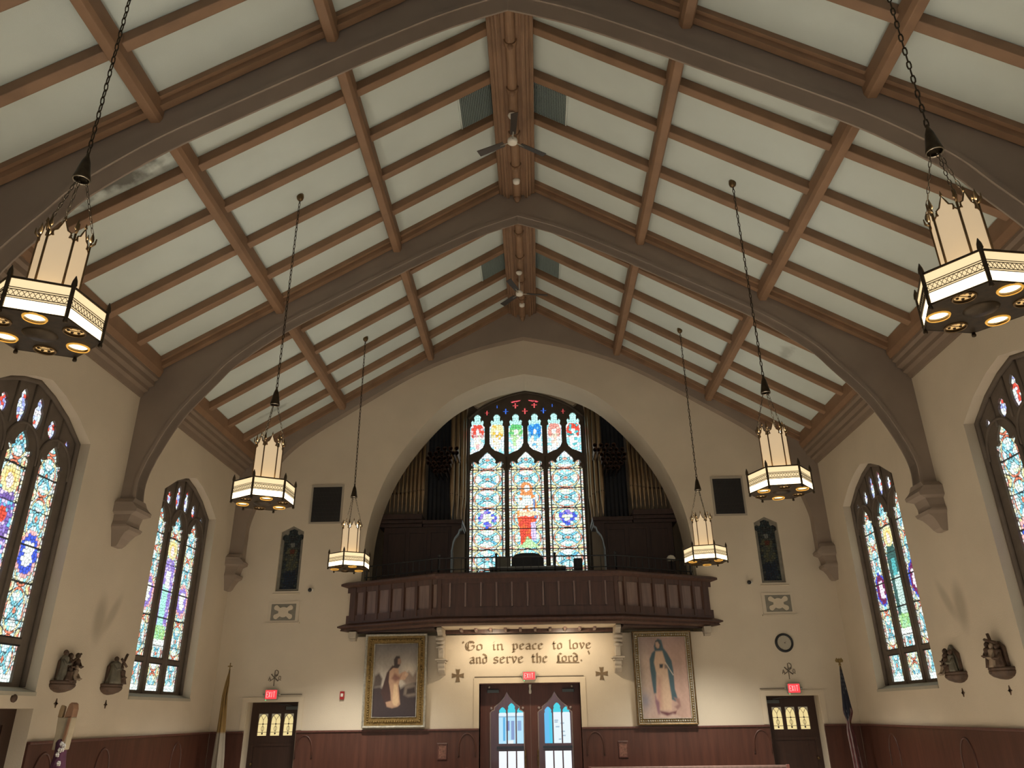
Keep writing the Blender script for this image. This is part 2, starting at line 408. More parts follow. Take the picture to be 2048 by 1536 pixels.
def corbel(parent, sgn, y0, y1):
    mb = MB()
    x = lambda v: sgn*v
    prof = [(6.42, 5.1), (6.12, 5.1), (6.12, 5.03), (6.09, 4.99), (6.03, 4.93), (6.04, 4.88), (6.13, 4.84), (6.16, 4.74), (6.17, 4.68), (6.11, 4.65), (6.12, 4.60), (6.19, 4.56), (6.25, 4.48), (6.29, 4.40), (6.33, 4.36), (6.42, 4.36)]
    cy = (y0+y1)/2
    # stack of rectangular steps following the profile, wider at the capital
    def wid(z): return .17 if z > 5.04 else (.25 if z > 4.86 else (.19 if z > 4.70 else (.21 if z > 4.62 else .10+.09*(z-4.36)/.26)))
    vs = []; fs = []
    ring = [(p[0], p[1]) for p in prof[1:-1]]
    for px, pz in ring:
        h = wid(pz)
        vs += [(x(px), max(y0-.1, cy-h), pz), (x(px), min(cy+h, 99 if y1 < D-.1 else D), pz), (x(6.42), min(cy+h, 99 if y1 < D-.1 else D), pz), (x(6.42), cy-h, pz)]
    for i in range(len(ring)-1):
        for k in range(4):
            fs.append((i*4+k, i*4+(k+1) % 4, (i+1)*4+(k+1) % 4, (i+1)*4+k))
    fs.append((0, 1, 2, 3)); fs.append(tuple((len(ring)-1)*4+k for k in (3, 2, 1, 0)))
    mb.add(vs, fs); return mb.build('corbel', TAUPE, parent)
def truss(y0, y1, inner, label):
    t = thing('arched_truss', label, 'arch', (0, (y0+y1)/2, 10.3), 'arched roof trusses')
    outer = [(W+.02, 4.98), (W+.02, roof(W)-.0), (0, 11.2)]
    half = list(inner)
    poly = [(u, v) for u, v in half]+[(-u, v) for u, v in reversed(half[:-1])]
    poly += [(-W-.02, 4.98), (-W-.02, roof(W)), (0, 11.2), (W+.02, roof(W)), (W+.02, 4.98)]
    e = .022 if y1 < D-.1 else 0
    MB().prism(poly, [], XZ, y0+e, y1-e).build('arch_body', TAUPE, t)
    if e:
        o = off(inner, .055)
        q = [(u, v) for u, v in half]+[(-u, v) for u, v in reversed(half[:-1])]+[(-u, v) for u, v in o]+[(u, v) for u, v in reversed(o[:-1])]
        q = q[:len(half)*2-1]+[(-u, v) for u, v in o]+[(u, v) for u, v in reversed(o[:-1])]
        MB().prism(q, [], XZ, y0, y1).build('edge_moulding', TAUPE, t)
    for sgn in (-1, 1): corbel(t, sgn, y0, y1)
    return t
truss(TRUSS_Y[1], TRUSS_Y[1]+TD, INNER, 'large taupe pointed truss arch nearest the camera, cut off by both edges of the picture')
truss(TRUSS_Y[2], TRUSS_Y[2]+TD, INNER, 'middle taupe pointed truss arch with both stepped corbels in view on the side walls')
truss(D-.2, D, INEND, 'farthest taupe pointed arch rib lying flat against the end wall above the organ gallery')

# ---------------------------------------------------------------- stained glass
GLASS = attr_mat('stained_glass_daylight', 1.5)
def voro(u, v, cell, seed):
    iu = np.floor(u/cell); iv = np.floor(v/cell)
    d1 = np.full(u.shape, 9e9); d2 = d1.copy(); cu = u.copy(); cv = v.copy(); hh = np.zeros(u.shape)
    for a in (-1, 0, 1):
        for b in (-1, 0, 1):
            gu = iu+a; gv = iv+b
            h1 = np.modf(np.abs(np.sin(gu*127.1+gv*311.7+seed)*43758.5453))[0]
            h2 = np.modf(np.abs(np.sin(gu*269.5+gv*183.3+seed*1.7)*43758.5453))[0]
            pu = (gu+.15+.7*h1)*cell; pv = (gv+.15+.7*h2)*cell
            d = np.hypot(u-pu, v-pv); nw = d < d1
            d2 = np.where(nw, d1, np.minimum(d2, d)); cu = np.where(nw, pu, cu); cv = np.where(nw, pv, cv); hh = np.where(nw, h2, hh)
            d1 = np.where(nw, d, d1)
    return cu, cv, d2-d1, hh
AQ = (.30, .72, .80); SKY = (.16, .50, .80); PALE = (.72, .88, .84); WH = (.88, .93, .88); YEL = (.85, .78, .38); ORA = (.85, .33, .10)
RED = (.72, .08, .05); PINK = (.80, .42, .42); BLU = (.05, .10, .60); TEAL = (.10, .48, .50); GRN = (.45, .75, .35); VIO = (.30, .22, .62); LIL = (.62, .52, .82)
def pal(h, cols):
    c = np.array(cols); return c[(np.modf(h*97.31)[0]*len(cols)).astype(int) % len(cols)]
def put(rgb, m, col): rgb[m] = col
def disc(u, v, cu, cv, r, k=1): return np.hypot(u-cu, (v-cv)/k) < r
def inpoly(u, v, poly):
    ins = np.zeros(u.shape, bool); n = len(poly)
    for i in range(n):
        x0, y0 = poly[i]; x1, y1 = poly[(i+1) % n]
        if y0 == y1: continue
        c = ((y0 > v) != (y1 > v)) & (u < (x1-x0)*(v-y0)/(y1-y0)+x0); ins ^= c
    return ins
def lattice(rgb, u, v, hw, P, h, warm, z0, x, z):
    """repeating ring-and-saltire panels with a beaded border; u,v = piece centres, x,z = true position"""
    rgb[:] = pal(h, [AQ, PALE, WH, PALE, (.50, .82, .86), WH, (.62, .86, .90)])
    vm = (z-z0) % P - P/2; a = x/hw; b = vm/(P*.5)
    k = np.ones(len(x))
    def edge(d, w=.012): k[np.abs(d) < w] = .05
    r = np.hypot(a/.80, b)
    ang = np.arctan2(b, a); m = (r > .88) & (r < 1.0); wm = np.where((np.cos(4*ang) > -.2)[:, None], np.array(warm), np.array((.86, .78, .42))); rgb[m] = wm[m]; edge(r-.88, .02); edge(r-1.0, .02)
    m = (r > .60) & (r < .88); rgb[m] = pal(h, [(.80, .88, .58), PALE, WH, AQ, WH])[m]
    t = np.minimum(np.abs(a-b), np.abs(a+b))
    m = (t < .13) & (r < .84); rgb[m] = pal(h, [(.20, .62, .78), AQ, (.15, .5, .72)])[m]; k[(np.abs(t-.13) < .025) & (r < .84)] = .05
    m = (np.hypot(a, b-.0) < .30); rgb[m] = AQ; edge(np.hypot(a, b)-.30, .02)
    put(rgb, np.hypot(a, b) < .13, warm)
    c4 = np.hypot(np.abs(a)-.80, np.abs(b)-1.0)
    m = c4 < .30; rgb[m] = pal(h, [YEL, (.80, .85, .55)])[m]; edge(c4-.30, .03); put(rgb, c4 < .10, warm)
    bd = np.abs(a) > .86
    i = np.floor(z/.06+ (a > 0)*.5).astype(int) % 4
    cb = np.array([(.90, .86, .56), WH, tuple(np.array(warm)*.6+.32), (.74, .88, .84)])[i]; rgb[bd] = cb[bd]
    edge(np.abs(a)-.86, .035); q = (z/.06+(a > 0)*.5) % 1; k[bd & (q < .2)] = .1
    rgb *= k[:, None]
def glass_sheet(name, parent, fn, mapf, u0, u1, v0, v1, step):
    nu = int((u1-u0)/step)+1; nv = int((v1-v0)/step)+1
    U, V = np.meshgrid(np.linspace(u0, u1, nu), np.linspace(v0, v1, nv))
    rgb = fn(U.ravel(), V.ravel())
    co = mapf(U.ravel(), V.ravel())-np.array(wloc(parent))
    idx = np.arange(nu*nv).reshape(nv, nu)
    f = np.stack([idx[:-1, :-1], idx[:-1, 1:], idx[1:, 1:], idx[1:, :-1]], -1).reshape(-1, 4)
    me = bpy.data.meshes.new(name); me.vertices.add(len(co)); me.vertices.foreach_set('co', co.ravel())
    me.loops.add(f.size); me.loops.foreach_set('vertex_index', f.ravel().astype(np.int32))
    me.polygons.add(len(f)); me.polygons.foreach_set('loop_start', np.arange(0, f.size, 4, dtype=np.int32))
    me.update(calc_edges=True)
    at = me.color_attributes.new('Col', 'FLOAT_COLOR', 'POINT')
    at.data.foreach_set('color', np.concatenate([rgb, np.ones((len(rgb), 1))], 1).ravel().astype(np.float32))
    me.materials.append(GLASS if parent.get('lit', 1) else NGLASS)
    o = bpy.data.objects.new(name, me); C.objects.link(o); o.parent = parent
    return o
def lead(rgb, dist, w, U, V, bars, bw=.013):
    rgb = rgb*np.clip(dist/w, .22, 1)[:, None]
    for z in bars: rgb[np.abs(V-z) < bw] = .008
    return rgb

# ---- the great gallery window: geometry in (x, z)
LX = [-1.02, -.02, .985]; LH = .445; DW = 18.8
def lancet_big(cx):
    k = LH; z = 7.68
    half = [(0, 1.06), (.12, .97), (.27, .80), (.42, .66), (.50, .52), (.46, .42), (.56, .34), (.66, .46), (.80, .50), (.90, .44), (.93, .32), (.88, .20), (.76, .13), (.92, .10), (.93, .02), (1, 0)]
    rgt = [(cx+u*k, z+v*k) for u, v in half]; lft = [(cx-u*k, z+v*k) for u, v in reversed(half[1:])]
    return [(cx-k, 4.95)]+lft+rgt+[(cx+k, 4.95)]
def upper_light(cx, s):
    # s=+1: lower end slants down to the left edge, s=-1: to the right edge
    k = .19
    head = [(k, 8.86), (k*.78, 8.90), (k*.9, 9.0), (k*.7, 9.05), (k*.45, 9.0), (k*.42, 9.06), (k*.5, 9.13), (k*.28, 9.19), (0, 9.21)]
    top = [(u, v) for u, v in head]+[(-u, v) for u, v in reversed(head[:-1])]
    low = [(-k, 8.08), (-k*.5, 8.13), (k*.3, 8.19), (k*.75, 8.27), (k, 8.38)]
    poly = [(u*1, v) for u, v in low]+top
    return [(cx+u*s, v) for u, v in poly]
UX = [(-1.28, 1), (-.77, -1), (-.27, 1), (.23, -1), (.74, 1), (1.24, -1)]
def quatre(cx, cz, r):
    return [(cx+r*(.62+.38*math.cos(4*t))*math.cos(t), cz+r*1.15*(.62+.38*math.cos(4*t))*math.sin(t)) for t in np.linspace(0, 2*math.pi, 25)[:-1]]
SMALL = [(-1.03, 9.25, .07, 'r'), (-.53, 9.28, .085, 'b'), (-.02, 9.28, .09, 'r'), (.47, 9.28, .085, 'b'), (.99, 9.25, .07, 'r'), (-.76, 9.42, .05, 'b'), (.71, 9.42, .05, 'b'), (-.27, 9.44, .09, 'r'), (.23, 9.45, .09, 'r')]
HEADH = catmull([(1.56, 4.6), (1.56, 9.10), (1.25, 9.34), (.92, 9.53), (.45, 9.72), (0, 9.83)], 4)
win_out = mirror(HEADH)
tops = [[(-.42, 9.55), (-.34, 9.585), (-.2, 9.60), (-.11, 9.61), (-.14, 9.56), (-.24, 9.53), (-.36, 9.51)], [(.37, 9.55), (.29, 9.585), (.15, 9.60), (.06, 9.61), (.09, 9.56), (.19, 9.53), (.31, 9.51)]]
holes = [lancet_big(x) for x in LX]+[upper_light(x, s) for x, s in UX]+[quatre(x, z, r) for x, z, r, c in SMALL]+tops
# wall of the gallery room with the window opening
struct(MB().prism(rect(-4.6, 3.3, 4.6, 10.6), [win_out], XZ, DW-.28, DW+.1).build('wall_gallery', LOFTWALL))
w1 = struct(MB().prism([(u*1.0, v) for u, v in win_out], holes, XZ, DW-.12, DW).build('window_1', STONE, origin=(0, DW, 4.6)),
            'great three-light stained glass window with six small upper lights above the gallery', 'window')
# moulded ribs on the mullions, sill wall below
mb = MB()
for x in (-.52, .48): mb.tube([(x, DW-.13, 4.7), (x, DW-.13, 8.0)], .022, 6)
for x, s in UX[:-1]:
    pass
for x in (-1.53, 1.53): mb.tube([(x, DW-.2, 4.7), (x, DW-.2, 9.05)], .035, 8)
hd = [(u, DW-.2, v-.01) for u, v in mirror(catmull([(1.53, 9.05), (1.25, 9.30), (.92, 9.49), (.45, 9.68), (0, 9.79)], 4))]
mb.tube(hd, .03, 6)
mb.build('frame_moulding', STONE, w1)
def big_glass(u, v):
    cu, cv, e, h = voro(u, v, .066, 3.1)
    rgb = np.zeros((len(u), 3)); 
    for i, cx in enumerate(LX):
        m = (np.abs(u-cx) < .5) & (v < 8.2); x = cu[m]-cx; z = cv[m]; hh = h[m]; sub = np.zeros((m.sum(), 3))
        lattice(sub, x, z, LH, .51, hh, (.84, .36, .26), 4.63, u[m]-cx, v[m])
        if i != 1:
            q = .24*(.80+.2*np.cos(4*np.arctan2(z-6.42, x)));
            mm = np.hypot(x, z-6.42) < q; sub[mm] = pal(hh, [BLU, (.10, .12, .7), VIO])[mm]
            mm = np.hypot(x/.20, (z-6.42)/(.17 if i == 0 else .10)) < .75; sub[mm] = pal(hh, [WH, (.8, .85, .6), PALE])[mm]
        else:
            x = .35*x+.65*(u[m]-cx); z = .35*z+.65*v[m]
            body = inpoly(x, z, [(-.20, 7.0), (-.10, 7.12), (.12, 7.12), (.22, 6.95), (.28, 6.5), (.22, 6.3), (.20, 5.85), (.05, 5.82), (-.14, 5.68), (-.17, 5.8), (-.22, 6.3), (-.24, 6.6)])
            sub[body] = pal(hh, [RED, (.80, .14, .05), RED])[body]
            mm = body & (z > 6.45); sub[mm] = pal(hh, [ORA, WH, (.75, .25, .08), (.7, .88, .7), WH])[mm]
            mm = body & (x > .1) & (z < 6.3); sub[mm] = LIL
            put(sub, inpoly(x, z, [(-.14, 6.98), (.1, 6.98), (.14, 6.75), (-.12, 6.72)]), PALE)
            put(sub, disc(x, z, 0, 7.16, .15, 1.2), (.75, .28, .10)); put(sub, disc(x, z, 0, 7.18, .075, 1.35), WH)
            put(sub, inpoly(x, z, [(.16, 6.9), (.20, 6.9), (.24, 6.4), (.18, 6.4)]), (.15, .25, .5))
            mm = inpoly(x, z, [(-.28, 5.66), (-.1, 5.78), (.0, 5.95), (.18, 5.78), (.3, 5.66)]); sub[mm] = pal(hh, [GRN, (.55, .8, .45), GRN])[mm]
            mm = (np.abs(z-6.52) < .06) & (np.abs(x) < .25) & (x > -.2); sub[mm] = (.85, .62, .40)
        rgb[m] = sub
    cols = [(RED, PINK), (YEL, (.75, .45, .06)), ((.12, .5, .16), GRN), ((.03, .24, .70), SKY), ((.75, .3, .25), (.85, .55, .45)), (RED, TEAL)]
    for (cx, s), (c1, c2) in zip(UX, cols):
        m = (np.abs(u-cx) < .245) & (v > 8.0) & (v < 9.22); x = cu[m]-cx; z = cv[m]; hh = h[m]
        sub = pal(hh, [PALE, WH, (.65, .75, .88), AQ])
        x = .4*x+.6*(u[m]-cx); z = .4*z+.6*v[m]
        mm = (np.hypot(x/.17, (z-8.72)/.26) < 1) & (z > 8.55); sub[mm] = pal(hh, [c1, c2, c1])[mm]
        mm = np.hypot(x/.10, (z-8.45)/.22) < 1; sub[mm] = pal(hh, [WH, c2, (.9, .85, .6), WH])[mm]
        put(sub, disc(x, z, 0, 8.72, .055, 1.2), WH)
        put(sub, (z > 8.93), (.45, .80, .75)); rgb[m] = sub
    for x, z, r, c in SMALL:
        m = (np.abs(u-x) < .13) & (np.abs(v-z) < .11) & (v > 9.18); rgb[m] = (.75, .10, .10) if c == 'r' else (.05, .15, .65)
    m = (v > 9.5); rgb[m] = (.75, .10, .12)
    e2 = e
    rgb = lead(rgb, e2, .014, u, v, [7.68, 7.165, 6.655, 6.145, 5.63, 5.12], .012)
    thin = [7.42, 6.91, 6.40, 5.89, 5.37]
    for z in thin: rgb[np.abs(v-z) < .004] *= .3
    rgb[(np.abs(v-8.62) < .006)] *= .1
    return rgb
glass_sheet('stained_glass', w1, big_glass, lambda u, v: np.stack([u, np.full(u.shape, DW-.05), v], 1), -1.5, 1.47, 4.95, 9.64, .0125)

# ---- nave windows: geometry in (u along the wall from centre, z)
SL = [-.695, 0, .695]
def side_tracery():
    hs = []
    for cx in SL:
        k = .24
        half = [(0, 5.47), (.10*1, 5.36), (.14, 5.28), (.12, 5.24), (.165, 5.21), (.235, 5.24), (.25, 5.19), (.20, 5.14), (.24, 5.10), (k, 5.06)]
        hs.append([(cx-k, 2.88)]+[(cx-u, v) for u, v in reversed(half[1:])]+[(cx+u, v) for u, v in half]+[(cx+k, 2.88)])
        hs.append(rect(cx-k, 2.35, cx+k, 2.81))
    for cx, z0, z1, k in ((-.175, 5.50, 6.0, .095), (.175, 5.50, 6.0, .095), (-.53, 5.52, 5.80, .09), (.53, 5.52, 5.80, .09), (-.93, 5.50, 5.64, .05), (.93, 5.50, 5.64, .05)):
        h = z1-z0
        hs.append([(cx+a*k, z0+b*h) for a, b in ((0, 0), (.6, .12), (1, .35), (1, .6), (.6, .7), (.75, .8), (.4, .92), (0, 1), (-.4, .92), (-.75, .8), (-.6, .7), (-1, .6), (-1, .35), (-.6, .12))])
    return hs
STR = side_tracery()
def side_glass(kind, seed):
    def fn(u, v):
        cu, cv, e, h = voro(u, v, .052, seed)
        rgb = np.zeros((len(u), 3))
        for i, cx in enumerate(SL):
            m = (np.abs(u-cx) < .34) & (v < 5.49); x = cu[m]-cx; z = cv[m]; hh = h[m]; sub = np.zeros((m.sum(), 3))
            lattice(sub, x, z, .24, .60, hh, (.82, .24, .14), 2.92 if i != 1 else 2.66, u[m]-cx, v[m])
            mm = (z < 2.44); sub[mm] = pal(hh, [WH, PALE])[mm]
            if i != 1:
                cols = {'L1': (BLU, WH, PINK), 'L2': (VIO, WH, PINK), 'R1': (BLU, WH, PINK), 'R2': ((.18, .02, .10), (.9, .8, .9), BLU)}[kind]
                mz = 3.95
                put(sub, disc(x, z, 0, mz, .225, 1.35), cols[2]); put(sub, disc(x, z, 0, mz, .19, 1.35), cols[0])
                put(sub, (np.abs(x) < .10) & (np.abs(z-mz) < .15), cols[1])
            else:
                gold, robe, under = {'L1': (YEL, VIO, SKY), 'L2': (YEL, VIO, (.40, .85, .72)), 'R1': (YEL, RED, BLU), 'R2': (YEL, (.04, .12, .11), (.55, .75, .68))}[kind]
                x = .35*x+.65*(u[m]-cx); z = .35*z+.65*v[m]
                body = inpoly(x, z, [(-.2, 4.5), (-.1, 4.68), (.1, 4.68), (.2, 4.5), (.22, 3.3), (-.22, 3.3)])
                if kind == 'L1':
                    sub[body] = pal(hh, [VIO, (.16, .10, .35), SKY, LIL, (.20, .12, .4)])[body]
                    put(sub, disc(x, z, .0, 4.33, .10), RED); put(sub, (np.abs(x+.1) < .05) & (z > 3.4) & (z < 4.5), SKY)
                    put(sub, inpoly(x, z, [(-.15, 3.3), (.15, 3.3), (.2, 3.8), (-.05, 3.9)]), PINK)
                else:
                    sub[body] = pal(hh, [robe, robe, LIL if kind != 'R2' else robe])[body]
                    mm = body & (np.abs(x+.03) < .11) & (z < 4.15); sub[mm] = under
                    mm = (np.abs(x) < .08) & (z > 4.1) & (z < 4.4); sub[mm] = WH if kind != 'R2' else TEAL
                    mm = (z < 3.45) & (z > 3.2) & (np.abs(x) < .2); sub[mm] = pal(hh, [GRN, (.35, .7, .4), (.3, .6, .2)])[mm]
                put(sub, disc(x, z, 0, 4.80, .18), gold); put(sub, disc(x, z, 0, 4.80, .12), (.85, .62, .2))
                put(sub, disc(x, z, 0, 4.77, .075, 1.3), (.92, .80, .72))
                mm = (z > 3.08) & (z < 3.2); sub[mm] = WH
            rgb[m] = sub
        m = v >= 5.49; rgb[m] = pal(h, [WH, (.55, .65, .9), PALE, (.8, .75, .85), RED, (.3, .35, .75)])[m]
        rgb = lead(rgb, e, .016, u, v, [5.0, 4.52, 4.05, 3.58, 3.1], .011)
        return rgb
    return fn
JAMBD = .2
for n, (sgn, cy, kind) in enumerate(((-1, WIN_Y[0], 'L1'), (-1, WIN_Y[1], 'L2'), (1, WIN_Y[0], 'R1'), (1, WIN_Y[1], 'R2'))):
    X = lambda d: sgn*(W+d)
    lab = {'L1': 'tall three-light stained glass window on the left wall nearest the camera, haloed figure in purple',
           'L2': 'narrow-looking stained glass window on the left wall beyond the truss, haloed figure with green robe',
           'R1': 'three-light stained glass window on the right wall nearest the camera, cut off by the picture edge',
           'R2': 'stained glass window on the right wall beyond the truss with a dark-robed haloed figure'}[kind]
    out = [(cy-1.155, 2.27), (cy+1.155, 2.27), (cy+1.155, 5.655), (cy+.75, 5.92), (cy+.35, 6.09), (cy, 6.18), (cy-.35, 6.09), (cy-.75, 5.92), (cy-1.155, 5.655)]
    mb = MB().prism(out, [[(cy+u, v) for u, v in h] for h in STR], YZ, X(JAMBD), X(JAMBD+.05))
    w = struct(mb.build('window_%d' % (n+2), STONE, origin=(X(JAMBD), cy, 2.27)), lab, 'window')
    # inner border mouldings and mullion rolls
    mb = MB()
    for u in (-.3475, .3475): mb.tube([(X(JAMBD-.005), cy+u, 2.3), (X(JAMBD-.005), cy+u, 5.3)], .018, 8)
    bd = [(cy+u*.985, v) for u, v in ((-1.155, 2.3), (-1.155, 5.65), (-.75, 5.91), (-.35, 6.08), (0, 6.165), (.35, 6.08), (.75, 5.91), (1.155, 5.65), (1.155, 2.3))]
    mb.tube([(X(JAMBD-.02), a, b) for a, b in bd], .04, 8)
    # curving tracery ribs
    for u0, u1 in ((-1.1, -.35), (-.35, .35), (.35, 1.1)):
        c = (u0+u1)/2; mb.tube([(X(JAMBD-.005), cy+c+(u0-c)*math.cos(t), 5.06+.50*math.sin(t)**.8 if math.sin(t) > 0 else 5.06) for t in np.linspace(0, math.pi, 15)], .022, 6)
    for u in (-.72, -.35, 0, .35, .72): mb.tube([(X(JAMBD-.005), cy+u, 5.45), (X(JAMBD-.005), cy+u*1.0, 6.13-.28*abs(u))], .018, 6)
    mb.build('tracery_rib', STONE, w)
    mb = MB()
    for cx in SL: mb.box((min(X(JAMBD+.01), X(JAMBD+.045)), cy+cx-.245, 2.79), (max(X(JAMBD+.01), X(JAMBD+.045)), cy+cx+.245, 2.90))
    mb.build('transom_bar', BLACK, w)
    glass_sheet('stained_glass', w, side_glass(kind, 5.3+n), lambda u, v: np.stack([np.full(u.shape, X(JAMBD+.035)), cy+u, v], 1), -1.08, 1.08, 2.34, 6.05, .0135)
    # sloping inner sill
    mb = MB(); y0, y1 = cy-1.16, cy+1.16
    mb.add([(X(.2), y0, 2.30), (X(.2), y1, 2.30), (X(-.02), y1, 2.235), (X(-.02), y0, 2.235), (X(.2), y0, 2.19), (X(.2), y1, 2.19), (X(-.02), y1, 2.19), (X(-.02), y0, 2.19)],
           [(0,1,2,3), (4,7,6,5), (0,4,5,1), (1,5,6,2), (2,6,7,3), (3,7,4,0)])
    mb.build('sill', JAMB, w)

# NGLASS defined above sheets
# ---- small blind windows of dark glass on the end wall
NGLASS = attr_mat('unlit_glass', 0, .25)
def niche_glass(u, v):
    cu, cv, e, h = voro(u, v, .05, 9.7)
    rgb = pal(h, [(.030, .045, .050), (.045, .055, .05), (.025, .03, .035)])
    m = (np.abs(cu) < .12) & (cv > 4.8) & (cv < 5.3); rgb[m] = pal(h, [(.085, .085, .05), (.05, .06, .05)])[m]
    m = disc(cu, cv, 0, 5.22, .06); rgb[m] = (.10, .03, .02)
    m = disc(cu, cv, 0, 5.36, .045, 1.3); rgb[m] = (.16, .17, .15)
    m = (np.abs(cu) < .13) & (cv < 4.78); rgb[m] = (.012, .02, .035)
    return lead(rgb, e, .012, u, v, [], .01)
for n, (cx, lab) in enumerate(((-5.13, 'small dark unlit stained glass window in a stone frame left of the gallery'), (5.14, 'small dark unlit stained glass window in a stone frame right of the gallery'))):
    hol = [(-.19, 4.40), (.19, 4.40), (.19, 5.44), (.235, 5.47), (.235, 5.54), (.18, 5.585), (.12, 5.56), (.10, 5.60), (.10, 5.66), (0, 5.70), (-.10, 5.66), (-.10, 5.60), (-.12, 5.56), (-.18, 5.585), (-.235, 5.54), (-.235, 5.47), (-.19, 5.44)]
    w = struct(MB().prism(shift(NICHE, cx), [shift(hol, cx)], XZ, D+.05, D+.13).build('window_%d' % (n+6), NICHESTONE, origin=(cx, D, 4.35)), lab, 'window')
    w['lit'] = 0
    MB().tube([(cx+u, D+.06, v) for u, v in NICHE], .018, 6, closed=True).build('frame_moulding', NICHESTONE, w)
    glass_sheet('leaded_glass', w, niche_glass, lambda u, v: np.stack([cx+u, np.full(u.shape, D+.10), v], 1), -.24, .24, 4.38, 5.72, .012)
    MB().box((cx-.25, D+.12, 4.35), (cx+.25, D+.14, 5.75)).build('backing', BLACK, w)
    mb = MB(); mb.add([(cx-.25, D+.06, 4.355), (cx+.25, D+.06, 4.355), (cx+.30, D-.02, 4.30), (cx-.30, D-.02, 4.30), (cx-.25, D+.06, 4.27), (cx+.25, D+.06, 4.27), (cx+.30, D-.02, 4.285), (cx-.30, D-.02, 4.285)],
                      [(0,1,2,3), (4,7,6,5), (0,4,5,1), (1,5,6,2), (2,6,7,3), (3,7,4,0)]).build('sill', TRIMPLASTER, w)

# ---------------------------------------------------------------- doors
CREAMGLASS = mat('leaded_cream_glass', (.5, .42, .25), .4, emit=(.93, .74, .34), estr=.72)
CREAMGLASS2 = mat('leaded_corner_glass', (.2, .17, .1), .4, emit=(.30, .25, .16), estr=.6)
CLOSER = mat('door_closer_metal', (.10, .11, .11), .4, .6)
def door_small(n, cx, lab, side):
    y = D+.28
    z1 = 2.17; w = 1.02; x0, x1 = cx-w/2-.02, cx+w/2+.02
    xs = [cx-.245*side*0+k for k in (-.262, 0, .262)]
    ww = .095
    cell = [rect(cx+k-ww, 1.56, cx+k+ww, 1.965) for k in (-.262, 0, .262)]
    d = struct(MB().prism(rect(x0, .005, x1, z1+.02), cell, XZ, y, y+.06).build('door_%d' % n, OLDDOOR, origin=(cx, y, 0)), lab, 'door')
    mb = MB()
    for xa, xb, za, zb in ((x0+.08, x1-.08, .15, .72), (x0+.08, x1-.08, .80, 1.42)):
        mb.prism(rect(xa, za, xb, zb), [rect(xa+.05, za+.05, xb-.05, zb-.05)], XZ, y-.015, y+.01)
    mb.build('panel_moulding', OLDDOOR, d)
    for k in (-.262, 0, .262):
        c = cx+k
        g = MB().box((c-ww, y+.03, 1.56), (c+ww, y+.035, 1.965)).build('glass_pane', CREAMGLASS, d)
        mb = MB()
        for s in (-1, 1):
            mb.prism([(c+s*ww, 1.80), (c+s*ww*.9, 1.88), (c+s*ww*.5, 1.945), (c, 1.966), (c+s*ww, 1.966)], [], XZ, y+.022, y+.028)
        mb.build('corner_glass', CREAMGLASS2, g)
        mb = MB()
        ar = [(c+ww*math.sin(t), 1.80+.16*math.cos(t)**.8 if math.cos(t) > 0 else 1.80) for t in np.linspace(-math.pi/2, math.pi/2, 13)]
        mb.tube([(a, y+.02, b) for a, b in ar], .004, 4)
        mb.tube([(c-ww, y+.02, 1.775), (c+ww, y+.02, 1.775)], .004, 4); mb.tube([(c-ww, y+.02, 1.625), (c+ww, y+.02, 1.625)], .004, 4)
        for s in (-1, 1): mb.tube([(c+s*ww*.6, y+.02, 1.94), (c, y+.02, 1.85)], .004, 4)
        mb.tube([(c, y+.02, 1.85), (c, y+.02, 1.58)], .004, 4)
        mb.tube([(c+.028*math.cos(t), y+.02, 1.69+.045*math.sin(t)) for t in np.linspace(0, 6.283, 13)[:-1]], .004, 4, closed=True)
        mb.ball((c, y+.02, 1.775), .016, 6, 4); mb.ball((c, y+.02, 1.60), .018, 6, 4)
        mb.build('lead_came', BLACK, g)
    s = -side
    bx = cx+s*.33
    MB().box((bx-.13, y-.06, 2.035), (bx+.13, y, 2.10)).build('door_closer', CLOSER, d, bevel=.006)
    MB().tube([(bx, y-.05, 2.11), (bx-s*.12, y-.10, 2.13), (bx-s*.30, y-.03, 2.14)], .008, 6).build('closer_arm', CLOSER, d)
    mb = MB().ball((cx-s*.40, y-.06, 1.05), .03); mb.tube([(cx-s*.40, y, 1.05), (cx-s*.40, y-.05, 1.05)], .012, 8); mb.build('door_knob', BRASS, d)
    # casing raised off the wall
    mb = MB(); o = w/2+.02
    mb.prism([(cx-o-.09, 1.66), (cx-o-.09, z1+.10), (cx+o+.09, z1+.10), (cx+o+.09, 1.66), (cx+o, 1.66), (cx+o, z1+.008), (cx-o, z1+.008), (cx-o, 1.66)], [], XZ, D-.018, D+.0)
    mb.build('casing', TRIMPLASTER, d)
door_small(2, -5.165, 'dark wooden door with three cream leaded panes at the left end of the end wall', -1)
door_small(3, 5.162, 'dark wooden door with three cream leaded panes at the right end of the end wall', 1)

